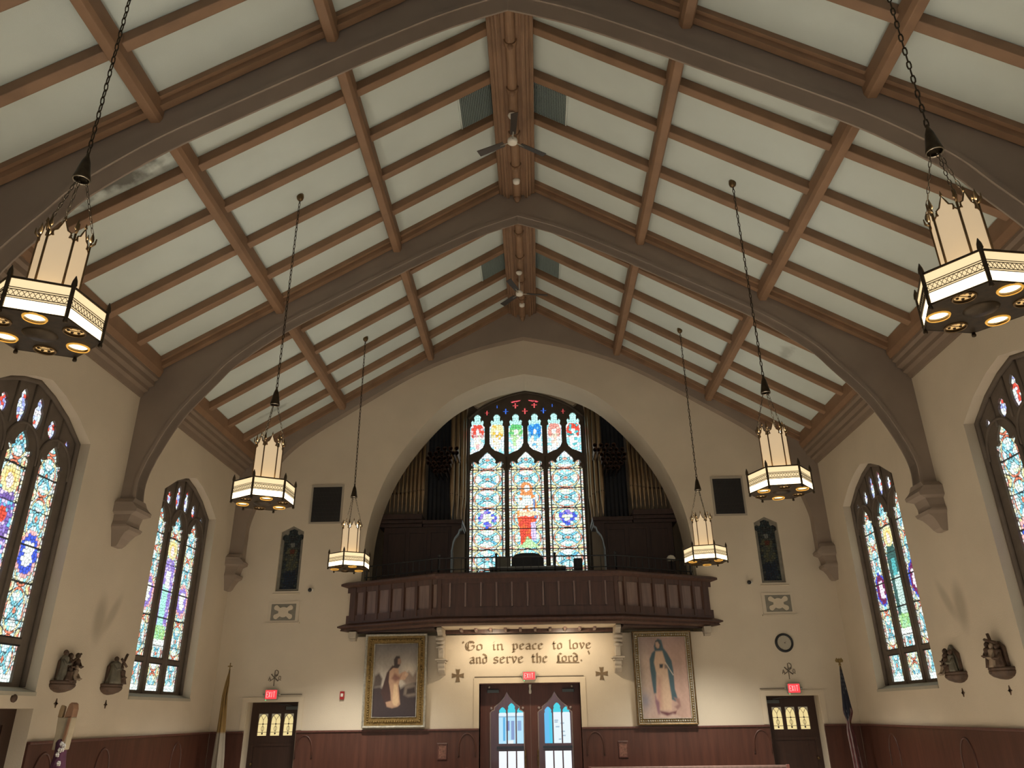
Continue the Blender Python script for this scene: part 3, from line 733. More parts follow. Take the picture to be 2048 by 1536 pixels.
# central double door
dy = D+.35
def door_glass(u, v):
    """the bright street seen through the glass: blue sky and awning, pale shop fronts, glare below"""
    rgb = np.zeros((len(u), 3)); rgb[:] = (.86, .94, .97)
    rgb[v > 1.925] = (.06, .66, .76); L = u < 0; Rr = ~L
    m = L & (v > 1.86) & (v < 1.925); rgb[m] = (.80, .93, .97)
    m = L & (v > 1.36) & (v < 1.84); rgb[m] = (.50, .80, .93)
    m = L & (v > 1.84) & (v < 1.86); rgb[m] = (.30, .50, .65)
    for x0, x1, z0, z1, c in ((-.60, -.555, 1.42, 1.84, (.10, .45, .75)), (-.54, -.47, 1.60, 1.78, (.20, .28, .55)), (-.44, -.38, 1.44, 1.78, (.25, .35, .60)), (-.36, -.33, 1.40, 1.82, (.75, .92, .95)),
                              (-.31, -.24, 1.60, 1.78, (.28, .42, .66)), (-.50, -.40, 1.36, 1.43, (.88, .93, .88))):
        m = (u > x0) & (u < x1) & (v > z0) & (v < z1); rgb[m] = c
    m = Rr & (v > 1.36) & (u < .385); rgb[m] = (.07, .60, .80)
    m = Rr & (v > 1.36) & (u < .32); rgb[m] = (.13, .52, .85)
    m = Rr & (v > 1.36) & (v < 1.80) & (u > .40); rgb[m] = (.84, .95, .94)
    for z, a_, b_ in ((1.78, .42, .50), (1.75, .42, .49), (1.72, .54, .62), (1.66, .44, .52), (1.58, .55, .63), (1.50, .56, .64), (1.44, .50, .55)): m = Rr & (u > a_) & (u < b_) & (np.abs(v-z) < .011); rgb[m] = (.36, .50, .60)
    rgb[v < 1.3] = (.97, 1.0, 1.0)
    return rgb
DOORPALE = mat('door_moulding_pale', (.34, .27, .26), .3, var=.1, scale=4, stretch=(6, 6, .6))
og = [(-.34, .3), (-.34, 1.93), (-.30, 1.965), (-.255, 1.98), (-.255, 2.03), (-.14, 2.12), (-.05, 2.22), (0, 2.31), (.05, 2.22), (.14, 2.12), (.255, 2.03), (.255, 1.98), (.30, 1.965), (.34, 1.93), (.34, .3)]
CLEAR = bpy.data.materials.new('clear_door_glass'); CLEAR.use_nodes = True
_nt = CLEAR.node_tree; _nt.nodes.clear(); _o = _nt.nodes.new('ShaderNodeOutputMaterial'); _m = _nt.nodes.new('ShaderNodeMixShader')
_t = _nt.nodes.new('ShaderNodeBsdfTransparent'); _t.inputs[0].default_value = (.93, .94, .96, 1); _g2 = _nt.nodes.new('ShaderNodeBsdfGlossy'); _g2.inputs['Roughness'].default_value = .05
_m.inputs[0].default_value = .06; _nt.links.new(_t.outputs[0], _m.inputs[1]); _nt.links.new(_g2.outputs[0], _m.inputs[2]); _nt.links.new(_m.outputs[0], _o.inputs[0])
for leaf, (xa, xb, lx) in enumerate(((-1.03, -.012, -1), (.0, 1.01, 1))):
    cc = -.48 if leaf == 0 else .487
    m = MB().prism(rect(xa, .005, xb, 2.5), [[(cc+u, v) for u, v in og]], XZ, dy, dy+.05)
    if leaf == 0: d1 = struct(m.build('door_1', DOORWOOD, origin=(0, dy, 0)), 'central double door of brown wood with ogee-headed glass in each leaf', 'door'); lf = d1
    else: lf = m.build('door_leaf', DOORWOOD, d1)
    MB().prism([(cc+u, v) for u, v in og], [], XZ, dy+.02, dy+.028).build('clear_glass', CLEAR, d1)
    mb = MB(); mb.tube([(cc+u, dy-.005, v) for u, v in og], .013, 6)
    for s in (-1, 1): mb.ball((cc+s*.32, dy-.01, 2.01), .028, 8, 6)
    mb.build('ogee_moulding', DOORPALE, d1)
    bx = cc+lx*.28
    MB().box((bx-.12, dy-.06, 2.30), (bx+.12, dy, 2.36)).build('door_closer', CLOSER, d1, bevel=.005)
    MB().ball((bx-.08*lx*-1, dy-.05, 2.41), .022).build('closer_knob', STONEWHITE, d1)
    MB().box((cc-lx*.36-.015, dy-.06, .95), (cc-lx*.36+.015, dy-.03, 1.25)).build('pull_handle', BRASS, d1, bevel=.005)
# entrance lobby behind, with the street doors and their pointed lights
oy = 20.2
struct(MB().box((-1.9, D+.95, -.2), (1.9, oy+.3, 0)).build('floor', FLOORM)); LOB = mat('lobby_plaster', (.5, .42, .38), .8)
struct(MB().box((-1.9, D+.95, 0), (-1.8, oy+.3, 3.0)).build('wall_lobby_left', LOB)); struct(MB().box((1.8, D+.95, 0), (1.9, oy+.3, 3.0)).build('wall_lobby_right', LOB))
struct(MB().box((-1.9, D+.95, 2.95), (1.9, oy+.3, 3.1)).build('ceiling', LOB))
hs = []
for c0 in (-.515, .60):
    for dx, top in ((-.22, 2.06), (0, 2.15), (.22, 2.06)):
        cx = c0+dx; hw = .094
        hs.append([(cx-hw, 1.245), (cx+hw, 1.245), (cx+hw, top-.15), (cx+hw*.82, top-.125), (cx+hw*.9, top-.08), (cx+hw*.45, top-.025), (cx, top), (cx-hw*.45, top-.025), (cx-hw*.9, top-.08), (cx-hw*.82, top-.125), (cx-hw, top-.15)])
        hs.append(rect(cx-hw, .25, cx+hw, 1.08))
STREETDOOR = mat('street_door_mauve', (.36, .20, .19), .35, var=.12, scale=3, stretch=(6, 6, .6))
d5 = struct(MB().prism(rect(-1.82, .005, 1.82, 2.96), hs, XZ, oy, oy+.06).build('door_5', STREETDOOR, origin=(0, oy, 0)), 'street doors of the lobby with bright pointed lights, seen through the glass', 'door')
mb = MB()
for c0 in (-.515, .60): mb.box((c0-.36, oy-.02, 1.14), (c0+.36, oy, 1.19)); mb.box((c0-.36, oy-.012, 1.10), (c0+.36, oy, 1.115))
mb.build('lock_rail', CLOSER, d5)
lamp('POINT', 'lobby_fill', (0, 18.6, 2.7), 26, (.95, .93, 1.0), None, .15)  # unseen light added to brighten the lobby
MB().box((-.012, dy-.005, .01), (.0, dy+.03, 2.5)).build('meeting_strip', GALPANEL, d1)
mb = MB(); mb.lathe([(.0, 0), (.026, .01), (.03, .06), (.022, .085), (.022, .12), (.028, .13), (.028, .20), (.02, .21)], (-.005, dy-.02, 2.27), 12)
mb.build('door_holder', WHITE, d1)
GLD = attr_mat('street_daylight_glass', 1.15)
_g = GLASS; GLASS = GLD
glass_sheet('door_glass', d5, lambda u, v: door_glass(np.where(u < 0, (u+.515)/1.235-.43, (u-.60)/1.235+.48), 1.9+(v-1.9)/1.235), lambda u, v: np.stack([u, np.full(u.shape, oy+.04), v], 1), -.85, .93, .2, 2.2, .013)
GLASS = _g
mb = MB()
mb.prism([(-1.13, 1.64), (-1.13, 2.575), (1.11, 2.575), (1.11, 1.64), (1.0, 1.64), (1.0, 2.47), (-1.02, 2.47), (-1.02, 1.64)], [], XZ, D-.02, D)
mb.build('casing', TRIMPLASTER, d1)
mb = MB(); mb.box((-1.06, D+.01, .01), (-1.02, dy+.02, 2.46)); mb.box((1.0, D+.01, .01), (1.04, dy+.02, 2.46)); mb.box((-1.05, D+.01, 2.45), (1.05, dy+.02, 2.49))
mb.build('jamb_lining', DOORWOOD, d1)

# side door on the left wall
mb = MB().prism(rect(8.98, .005, 10.5, 2.06), [], YZ, -W-.22, -W-.28)
d4 = struct(mb.build('door_4', OLDDOOR, origin=(-W-.22, 9.7, 0)), 'dark side door in the left wall at the lower left corner', 'door')
mb = MB()
for a, b in ((9.1, 9.65), (9.75, 10.3)):
    for c, e in ((.2, 1.0), (1.1, 1.9)): mb.prism(rect(a, c, b, e), [rect(a+.05, c+.05, b-.05, e-.05)], YZ, -W-.20, -W-.225)
mb.build('panel_moulding', OLDDOOR, d4)

# ---------------------------------------------------------------- wainscot
n = 20
def arch_pts(hw, z0, z1, k=14):
    return [(-hw, z0)]+[(-hw+hw*(1-math.cos(t)), z0+(z1-z0)*(.35+.65*math.sin(t))) for t in np.linspace(0, math.pi/2, k)]+[(hw-hw*(1-math.cos(t)), z0+(z1-z0)*(.35+.65*math.sin(t))) for t in np.linspace(math.pi/2, 0, k)][1:]+[(hw, z0)]
def wain_back(a, b, arches):
    global n; n += 1
    mb = MB().box((a, D-.03, 0), (b, D, 1.63)); t = struct(mb.build('trim_%d' % n, WAINSCOT))
    MB().box((a, D-.055, 1.615), (b, D, 1.65)).build('cap_rail', DOORWOOD, t, bevel=.006)
    for c in arches:
        MB().tube([(c+u, D-.032, v) for u, v in arch_pts(.165, 1.15, 1.56)], .016, 6).build('arch_moulding', WAINSCOT, t)
wain_back(-4.64, -1.02, (-4.46, -1.25)); wain_back(1.0, 4.64, (1.25, 4.46)); wain_back(-6.36, -5.69, ()); wain_back(5.69, 6.36, ())
def wain_side(sgn, a, b, arches):
    global n; n += 1
    x0, x1 = sorted((sgn*W, sgn*(W-.03)))
    t = struct(MB().box((x0, a, 0), (x1, b, 1.63)).build('trim_%d' % n, WAINSCOT))
    x0, x1 = sorted((sgn*W, sgn*(W-.055)))
    MB().box((x0, a, 1.615), (x1, b, 1.65)).build('cap_rail', DOORWOOD, t, bevel=.006)
    for c in arches:
        MB().tube([(sgn*(W-.032), c+u, v) for u, v in arch_pts(.2, 1.0, 1.5)], .016, 6).build('arch_moulding', WAINSCOT, t)
wain_side(-1, 10.5, D-.03, (10.9, 12.4, 14.9)); wain_side(-1, 6.0, 9.0, ()); wain_side(1, 6.0, D-.03, (12.4, 14.9))

# ---------------------------------------------------------------- organ gallery
def plan(o):
    """plan outline of the gallery front moved outwards by o"""
    a = math.atan2(1.0, 1.95); t = math.tan(a/2)
    x2 = 1.80+o*math.tan(a/2)*1.0; y2 = 15.30-o
    x1 = 3.75+o/math.sin(a)*1.0
    return [(-x1, D), (-x2, y2), (x2, y2), (x1, D)]
gal = thing('organ_gallery', 'brown oak organ gallery front with slanting side sections projecting over the doors', 'balcony', (0, 15.8, 3.5))
def pslab(name, o, z0, z1, m, i=None, bevel=0):
    mb = MB(); p = plan(o)
    if i is not None: p = p+plan(i)[::-1]
    mb.prism(p, [], XY, z0, z1); return mb.build(name, m, gal, bevel=bevel)
pslab('floor_slab', -.03, 3.60, 3.72, DARKWOOD)
pslab('parapet_panel', 0, 3.70, 4.40, GALPANEL, -.09)
MB().box((-1.78, 15.285, 3.82), (1.78, 15.30, 4.28)).build('front_shade_board', GALWOOD, gal)  # darker board over the centre panels, their shade put into its colour
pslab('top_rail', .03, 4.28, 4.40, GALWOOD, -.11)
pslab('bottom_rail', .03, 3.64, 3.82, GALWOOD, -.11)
mb = MB()
pc = plan(.09)
for o0, z0, o1, z1 in ((.03, 4.38, .10, 4.43), (.10, 4.43, .10, 4.47), (.10, 4.47, .05, 4.50)):
    A = [(x, y, z0) for x, y in plan(o0)]; B = [(x, y, z1) for x, y in plan(o1)]; k = len(A)
    mb.add(A+B, [(i, i+1, k+i+1, k+i) for i in range(k-1)])
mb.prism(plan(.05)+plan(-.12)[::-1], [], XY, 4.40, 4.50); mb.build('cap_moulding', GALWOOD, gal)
mb = MB()
for o0, z0, o1, z1 in ((.03, 3.66, .11, 3.61), (.11, 3.61, .11, 3.585), (.11, 3.585, .07, 3.56), (.07, 3.56, .08, 3.52), (.08, 3.52, .0, 3.49)):
    A = [(x, y, z0) for x, y in plan(o0)]; B = [(x, y, z1) for x, y in plan(o1)]; k = len(A)
    mb.add(A+B, [(i, i+1, k+i+1, k+i) for i in range(k-1)])
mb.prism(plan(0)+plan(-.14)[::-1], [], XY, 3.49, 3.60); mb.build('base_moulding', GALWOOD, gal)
# end posts against the wall, corner posts, stiles
def post(x, y, w, z0=3.70, z1=4.38, rot=0, m=GALWOOD, name='stile', d=.05, bev=.01):
    mb = MB(); c, s = math.cos(rot), math.sin(rot)
    pts = [(-w/2, 0), (-w/2*.7, -d), (w/2*.7, -d), (w/2, 0)]
    mb.prism([(x+a*c-b*s, y+a*s+b*c) for a, b in pts], [], XY, z0, z1); return mb.build(name, m, gal)
for s in (-1, 1):
    a = math.atan2(-1.0, s*1.95) if s > 0 else math.atan2(1.0, 1.95)
    P0 = np.array([s*1.80, 15.30]); P1 = np.array([s*3.75, 16.30]); rot = -s*-math.atan2(1.0, 1.95)
    L = P1-P0
    for t in (.055, .215, .365, .515, .665, .815):
        p = P0+L*t; post(p[0], p[1], .085, rot=s*math.atan2(1.0, 1.95), d=.045)
    p = P0+L*.955; post(p[0], p[1], .20, rot=s*math.atan2(1.0, 1.95), d=.05, name='end_post')
    post(s*1.74, 15.30, .10, d=.045, name='corner_post')
for k in range(11):
    x = -1.53+k*.306; post(x, 15.287, .045, z0=3.84, z1=4.30, d=.035, m=GALPANEL, name='front_rib')
    mb = MB()
# plastered soffit, small joist ends, wall brackets
mb = MB().prism([(-1.72, 15.42), (1.72, 15.42), (1.72, D), (-1.72, D)], [], XY, 3.50, 3.56); mb.build('soffit', TRIMPLASTER, gal)
mb = MB(); mb.box((-1.72, 16.22, 3.42), (1.72, D, 3.50)); mb.build('wall_plate', GALWOOD, gal)
for k in range(10):
    x = -1.37+k*.30
    mb = MB(); mb.prism([(15.9, 3.50), (16.22, 3.50), (16.22, 3.44), (16.0, 3.45), (15.93, 3.47)], [], YZ, x-.025, x+.025)
    mb.tube([(x-.03, 15.93, 3.475), (x+.03, 15.93, 3.475)], .022, 10); mb.build('joist_end', GALPANEL, gal)
for s in (-1, 1):
    for (p0, p1) in (((s*1.85, 3.60), (s*3.5, 3.60)),):
        mb = MB(); mb.prism([(s*1.86, 15.45), (s*3.55, 16.25), (s*3.55, D), (s*1.86, D)], [], XY, 3.46, 3.50); mb.build('side_soffit', DARKWOOD, gal)
# carved consoles carrying the gallery
for s, lab in ((-1, 'pale carved scroll bracket under the gallery, left of the wall lettering'), (1, 'pale carved scroll bracket under the gallery, right of the wall lettering')):
    t = thing('scroll_bracket', lab, 'bracket', (s*1.77, D, 2.62), 'carved gallery brackets')
    prof = [(D, 3.50), (15.62, 3.50), (15.62, 3.44), (15.74, 3.40), (15.86, 3.30), (15.93, 3.18), (15.97, 3.02), (15.98, 2.93), (D, 2.93)]
    MB().prism(prof, [], YZ, s*1.77-.055, s*1.77+.055).build('shaft', STONEWHITE, t, bevel=.012)
    mb = MB()
    for (y, z, r) in ((15.80, 3.30, .04), (15.87, 3.23, .035), (15.90, 3.15, .03)): mb.tube([(s*1.77-.085, y, z), (s*1.77+.085, y, z)], r, 10)
    mb.build('scroll', STONEWHITE, t)
    mb = MB(); mb.box((s*1.77-.12, 15.95, 2.90), (s*1.77+.12, D, 2.93)); mb.box((s*1.77-.09, 16.0, 2.86), (s*1.77+.09, D, 2.90)); mb.build('capital', STONEWHITE, t, bevel=.006)
    prof = [(D, 2.86), (16.02, 2.86), (16.03, 2.80), (16.08, 2.76), (16.06, 2.72), (16.12, 2.68), (16.2, 2.64), (D, 2.63)]
    MB().prism(prof, [], YZ, s*1.77-.07, s*1.77+.07).build('pendant', STONEWHITE, t, bevel=.012)
    e = thing('end_corbel', 'small stone corbel under the %s end of the gallery' % ('left' if s < 0 else 'right'), 'corbel', (s*3.62, D, 3.33), 'gallery end corbels')
    MB().box((s*3.62-.075, 16.12, 3.36), (s*3.62+.075, D, 3.49)).build('block', STONEWHITE, e, bevel=.01)
    MB().box((s*3.62-.065, 16.16, 3.31), (s*3.62+.065, D, 3.36)).build('foot', STONEWHITE, e, bevel=.01)

# iron railing standing on the gallery cap
ra = thing('iron_railing', 'low black iron railing standing on top of the oak gallery front', 'railing', (0, 15.4, 4.5))
pl = plan(-.04); pl = [(-3.45, 16.16)]+pl[1:3]+[(3.45, 16.16)]
MB().tube([(x, y, 4.80) for x, y in pl], .013, 8).build('top_rail', BLACK, ra)
MB().tube([(x, y, 4.575) for x, y in pl], .010, 8).build('lower_rail', BLACK, ra)
mbal = MB()
for (xa, ya), (xb, yb) in zip(pl[:-1], pl[1:]):
    L = math.hypot(xb-xa, yb-ya); k = int(L/.15)
    for i in range(k+1):
        t = i/k; mbal.tube([(xa+(xb-xa)*t, ya+(yb-ya)*t, 4.50), (xa+(xb-xa)*t, ya+(yb-ya)*t, 4.80)], .006, 5)
mbal.build('balusters', BLACK, ra)
for x, y in ((-1.78, 15.36), (-.62, 15.34), (.56, 15.34), (1.78, 15.36), (-3.40, 16.12), (3.40, 16.12)):
    mb = MB().tube([(x, y, 4.5), (x, y, 4.84)], .02, 8); mb.ball((x, y, 4.855), .028, 8, 6); mb.build('rail_post', BLACK, ra)

# gallery room: floor, side walls, ceiling
struct(MB().box((-4.6, D+.98, 3.4), (4.6, DW, 3.62)).build('floor', FLOORM))
struct(MB().box((-4.7, D+.9, 3.3), (-4.5, DW, 10.6)).build('wall_gallery_left', LOFTWALL))
struct(MB().box((4.5, D+.9, 3.3), (4.7, DW, 10.6)).build('wall_gallery_right', LOFTWALL))
struct(MB().box((-4.7, D+.9, 10.4), (4.7, DW, 10.6)).build('ceiling', LOFTWALL))

# ---- organ cases
def organ_pipe(parent, x, y, z0, zm, z1, r):
    mb = MB()
    mb.lathe([(.012, z0), (r*.45, z0+(zm-z0)*.4), (r*.98, zm-.03), (r, zm), (r, z1), (r*.9, z1)], (x, y, 0), 14)
    mb.lathe([(r*1.05, zm-.02), (r*1.08, zm-.012), (r*1.05, zm)], (x, y, 0), 14)
    mb.mi = 1
    # mouth: a raised triangular upper lip and a dark slot below it, facing the nave
    mb.add([(x-r*.55, y-r*.92, zm+.01), (x+r*.55, y-r*.92, zm+.01), (x+r*.55, y-r*.98, zm+.035), (x-r*.55, y-r*.98, zm+.035)], [(0, 1, 2, 3)])
    mb.mi = 0
    mb.add([(x-r*.6, y-r*.96, zm+.035), (x+r*.6, y-r*.96, zm+.035), (x, y-r*1.04, zm+.17)], [(0, 1, 2)])
    return mb.build('organ_pipe', [PIPE, BLACK], parent)
for s, sd in ((-1, 'left'), (1, 'right')):
    og = thing('pipe_organ_case', 'dark wooden organ case with tall brown pipes %s of the great window' % sd, 'organ', (s*2.5, 17.9, 3.62), 'pipe organ cases')
    x0, x1 = sorted((s*1.78, s*3.36))
    MB().box((x0, 17.5, 3.62), (x1, 17.95, 5.96)).build('cabinet', DARKWOOD, og, bevel=.01)
    mb = MB()
    for k in range(3):
        a = x0+.06+k*.5; mb.prism(rect(a, 4.2, a+.45, 5.85), [rect(a+.05, 4.25, a+.40, 5.80)], XZ, 17.48, 17.51)
    mb.build('panel_frame', DARKWOOD, og)
    # cornice, stepping forward in front of the pipe field
    mb = MB(); xa, xb = sorted((s*1.52, s*2.46)); xc, xd = sorted((s*2.46, s*3.47))
    mb.box((xa, 17.42, 6.0), (xb, 18.4, 6.09)); mb.box((xa+.02, 17.45, 5.94), (xb-.02, 18.35, 6.0))
    mb.box((xc, 17.32, 6.10), (xd, 18.5, 6.22)); mb.box((xc, 17.38, 6.02), (xd, 18.5, 6.10)); mb.box((xc, 17.44, 5.94), (xd, 18.5, 6.02))
    mb.build('cornice', DARKWOOD, og, bevel=.008)
    # ogee side bracket towards the window
    og_prof = [(s*1.78, 5.96), (s*1.54, 5.96), (s*1.54, 5.90), (s*1.60, 5.86), (s*1.62, 5.78), (s*1.70, 5.68), (s*1.74, 5.58), (s*1.76, 5.44), (s*1.78, 5.36)]
    MB().prism(og_prof, [], XZ, 17.46, 17.70).build('side_bracket', DARKWOOD, og)
    MB().tube([(u, 17.70, v) for u, v in og_prof[1:]]+[(s*1.785, 17.70, 4.7)], .012, 6).build('edge_highlight', mat('case_edge_highlight_%s' % sd, (.16, .12, .09), .18), og)  # paler bead paints the window's light along the case edge
    # swell shades
    xa, xb = sorted((s*1.84, s*2.44)); mb = MB()
    MB().box((xa, 18.0, 6.09), (xb, 18.45, 10.2)).build('swell_box', SHADE, og)
    for k in range(6):
        x = xa+.05+k*.1; mb.prism([(x-.045, 17.99), (x, 17.965), (x+.045, 17.99), (x+.045, 18.0), (x-.045, 18.0)], [], XY, 6.12, 10.1)
    mb.build('shutters', SHADE, og)
    # outer field of pipes
    for k in range(10):
        r = .052-.0025*k; x = s*(2.50+k*.098)
        organ_pipe(og, x, 17.62, 6.22, 6.84-.012*k, 9.35-.23*k, r)
    MB().box((min(s*2.46, s*3.42), 17.68, 6.80), (max(s*2.46, s*3.42), 17.71, 6.84)).build('pipe_rack', DARKWOOD, og)
    # inner pipes at the window side
    for k, (x, y, r) in enumerate(((1.80, 17.62, .055), (1.70, 17.78, .055), (1.615, 17.98, .055), (1.57, 18.22, .055))):
        organ_pipe(og, s*x, y, 6.09, 6.73+.01*k, 9.75, r)
    # horizontal trumpets
    for row, (z, xs, y) in enumerate(((7.70, (1.64, 1.78, 1.92, 2.08), 17.0), (7.60, (1.64, 1.72, 1.86, 2.0, 2.14, 2.28), 17.05), (7.50, (1.80, 1.93, 2.06, 2.19, 2.33), 17.1),
                                      (7.40, (1.82, 1.94, 2.08, 2.2, 2.32), 17.15), (7.31, (1.88, 2.0, 2.12, 2.24), 17.2), (7.22, (1.94, 2.06, 2.17), 17.25))):
        for x in xs:
            mb = MB(); n_ = 12; pr = [(.012, 1.0), (.02, .5), (.030, .15), (.046, .03), (.052, 0), (.046, .005), (.03, .06), (.01, .2)]
            vs = []; fs = []
            for k in range(n_):
                t = 2*math.pi*k/n_
                for r, d in pr: vs.append((s*x+r*math.cos(t), y+d*(18.0-y), z+r*math.sin(t)-.0))
            m_ = len(pr)
            for k in range(n_):
                for i in range(m_-1): fs.append((k*m_+i, ((k+1) % n_)*m_+i, ((k+1) % n_)*m_+i+1, k*m_+i+1))
            mb.add(vs, fs, True); mb.build('trumpet_pipe', TRUMPET, og)
# organ console and things standing on the gallery
oc = thing('organ_console', 'black organ console silhouetted in front of the great window', 'organ console', (0, 16.3, 3.72))
mb = MB(); mb.prism([(-.34, 3.72), (.34, 3.72), (.34, 4.92), (.25, 5.01), (.12, 5.035), (-.12, 5.035), (-.25, 5.01), (-.34, 4.92)], [], XZ, 16.15, 16.7); mb.build('cabinet', BLACK, oc, bevel=.01)
mb = MB(); mb.box((-.80, 15.95, 4.66), (.80, 16.5, 4.72)); mb.build('desk_top', mat('pale_desk_edge', (.35, .36, .34), .5), oc, bevel=.01)
mb = MB()
for x in (-.76, .76): mb.box((x-.03, 16.0, 3.72), (x+.03, 16.45, 4.66))
mb.build('leg', BLACK, oc)
t = tag(MB().box((-.67, 16.2, 4.72), (-.36, 16.3, 4.96)).build('sheet_music_folder', mat('grey_folder', (.16, .15, .12), .7), bevel=.01), 'grey upright folder on the desk left of the black organ console', 'folder')
sp = thing('loudspeaker', 'small black loudspeaker box standing right of the organ console', 'speaker', (1.05, 16.0, 3.72))
MB().box((.965, 15.9, 4.62), (1.145, 16.1, 4.86)).build('cabinet', BLACK, sp, bevel=.01)
mb = MB().tube([(1.055, 16.0, 3.72), (1.055, 16.0, 4.62)], .02, 8); mb.lathe([(.18, 3.72), (.18, 3.74), (.02, 3.76)], (1.055, 16.0, 0), 16); mb.build('stand', BLACK, sp)
lp = thing('gallery_lamp', 'small pale domed lamp at the right end of the gallery', 'lamp', (3.1, 16.6, 3.72))
MB().lathe([(.10, 4.90), (.095, 4.95), (.06, 5.0), (.0, 5.02)], (3.1, 16.6, 0), 16).build('lamp_shade', WHITE, lp)
mb = MB().tube([(3.1, 16.6, 3.72), (3.1, 16.6, 4.93)], .012, 8); mb.lathe([(.12, 3.72), (.12, 3.74), (.02, 3.75)], (3.1, 16.6, 0), 14); mb.build('pole', BLACK, lp)

# ---------------------------------------------------------------- chandeliers
PANEL = mat('lantern_glass_lit', (.7, .6, .42), .4, emit=(1.0, .76, .42), estr=.85)
PANELLOW = mat('lantern_glass_bright', (.8, .7, .5), .4, emit=(1.0, .78, .46), estr=4.5)
SHAFT = mat('lantern_shaft_glass', (.62, .52, .38), .5, emit=(1.0, .72, .42), estr=.40)
BULB = mat('downlight_lit', (.9, .8, .5), .4, emit=(1.0, .76, .34), estr=6.0)
BULBDIM = mat('downlight_dim', (.6, .4, .15), .35, .3, emit=(1.0, .62, .25), estr=.55)
RIM = mat('amber_rim', (.55, .30, .05), .4, emit=(1.0, .50, .08), estr=.5)
def hexa(r, z=None, off=0, n=6):
    p = [(r*math.cos(R(60*k+off)), r*math.sin(R(60*k+off))) for k in range(n)]
    return p if z is None else [(x, y, z) for x, y in p]
def make_chandelier(label):
    t = thing('chandelier', label, 'chandelier', (0, 0, 0), 'hexagonal gothic hanging lanterns')
    RR = .385; H = .25
    # bottom plate with six openings
    hol = [[(.265*math.cos(R(60*k+30))+.068*math.cos(a), .265*math.sin(R(60*k+30))+.068*math.sin(a)) for a in np.linspace(0, 2*math.pi, 17)[:-1]] for k in range(6)]
    MB().prism(hexa(RR-.005), hol, XY, 0.0, .018).build('bottom_plate', DARKBRASS, t)
    MB().lathe([(.0, -.03), (.05, -.025), (.10, -.012), (.115, 0), (.115, .01)], (0, 0, 0), 24).build('centre_boss', DARKBRASS, t)
    for k in range(6):
        cx, cy = .265*math.cos(R(60*k+30)), .265*math.sin(R(60*k+30))
        lit = k % 2 == 0
        b = MB().lathe([(.0, .03), (.066, .03), (.066, .012)], (cx, cy, 0), 20).build('downlight', BULB if lit else BULBDIM, t)
        MB().lathe([(.066, -.008), (.074, -.012), (.08, 0), (.066, .02)], (cx, cy, 0), 20, caps=False).build('rim', RIM if lit else BRASS, b)
        if not lit:
            mb = MB()
            for q in range(6): mb.ball((cx+.042*math.cos(R(60*q)), cy+.042*math.sin(R(60*q)), .012), .012, 6, 4)
            mb.tube([(cx-.05, cy, .006), (cx+.05, cy, .006)], .003, 4); mb.build('socket', DARKBRASS, b)
    V = hexa(RR)
    for k in range(6):
        a, b = V[k], V[(k+1) % 6]
        def q(t0, t1, z0, z1, o=1.0):
            return [(a[0]+(b[0]-a[0])*t0, a[1]+(b[1]-a[1])*t0, z0), (a[0]+(b[0]-a[0])*t1, a[1]+(b[1]-a[1])*t1, z0),
                    (a[0]+(b[0]-a[0])*t1, a[1]+(b[1]-a[1])*t1, z1), (a[0]+(b[0]-a[0])*t0, a[1]+(b[1]-a[1])*t0, z1)]
        mb = MB(); mb.add(q(.0, 1, .09, H-.01), [(0, 1, 2, 3)]); mb.mi = 1; mb.add(q(0, 1, .012, .09), [(0, 1, 2, 3)])
        pn = mb.build('glass_panel', [PANEL, PANELLOW], t)
        mb = MB(); nx, ny = math.cos(R(60*k+30))*.006, math.sin(R(60*k+30))*.006
        P = lambda s_, z: (a[0]+(b[0]-a[0])*s_+nx, a[1]+(b[1]-a[1])*s_+ny, z)
        for z in (.09, .105, .155, .17): mb.tube([P(0, z), P(1, z)], .0035, 4)
        m_ = 12
        for i in range(m_):
            mb.tube([P(i/m_, .105), P((i+1)/m_, .155)], .0022, 3, caps=False); mb.tube([P(i/m_, .155), P((i+1)/m_, .105)], .0022, 3, caps=False)
        mb.build('lattice_band', DARKBRASS, pn)
    for z, nm in ((.006, 'lower_hoop'), (H-.004, 'upper_hoop')):
        MB().tube(hexa(RR+.003, z), .009, 6, closed=True).build(nm, DARKBRASS, t)
    for k in range(6):
        x, y = V[k]; mb = MB()
        mb.lathe([(.003, -.035), (.014, -.03), (.016, -.018), (.011, 0), (.014, .02), (.014, H), (.02, H+.01), (.016, H+.045), (.003, H+.085)], (x, y, 0), 8)
        mb.build('finial', DARKBRASS, t)
    # arms from hoop to shaft
    mb = MB()
    for k in range(6):
        x, y = V[k]; mb.tube([(x, y, H), (x*.45, y*.45, H+.01)], .007, 5)
    mb.tube(hexa(.178, H+.012), .009, 6, closed=True); mb.build('top_spider', DARKBRASS, t)
    # tall hexagonal shaft of glass with pointed heads
    rs = .165; z0, z1 = H, H+.53
    sv = hexa(rs, None, 0)
    for k in range(6):
        a, b = sv[k], sv[(k+1) % 6]
        hd = [(0, z0), (1, z0), (1, z1-.06), (.86, z1-.03), (.84, z1+.0), (.70, z1+.015), (.62, z1+.05), (.5, z1+.10), (.38, z1+.05), (.30, z1+.015), (.16, z1), (.14, z1-.03), (0, z1-.06)]
        MB().prism(hd, [], lambda u, v, d: (a[0]+(b[0]-a[0])*u+d*math.cos(R(60*k+30)), a[1]+(b[1]-a[1])*u+d*math.sin(R(60*k+30)), v), 0, .003).build('shaft_glass', SHAFT, t)
        mb = MB()
        Q = lambda u, v: (a[0]+(b[0]-a[0])*u+.004*math.cos(R(60*k+30)), a[1]+(b[1]-a[1])*u+.004*math.sin(R(60*k+30)), v)
        mb.tube([Q(u, v) for u, v in hd[2:]], .006, 5)
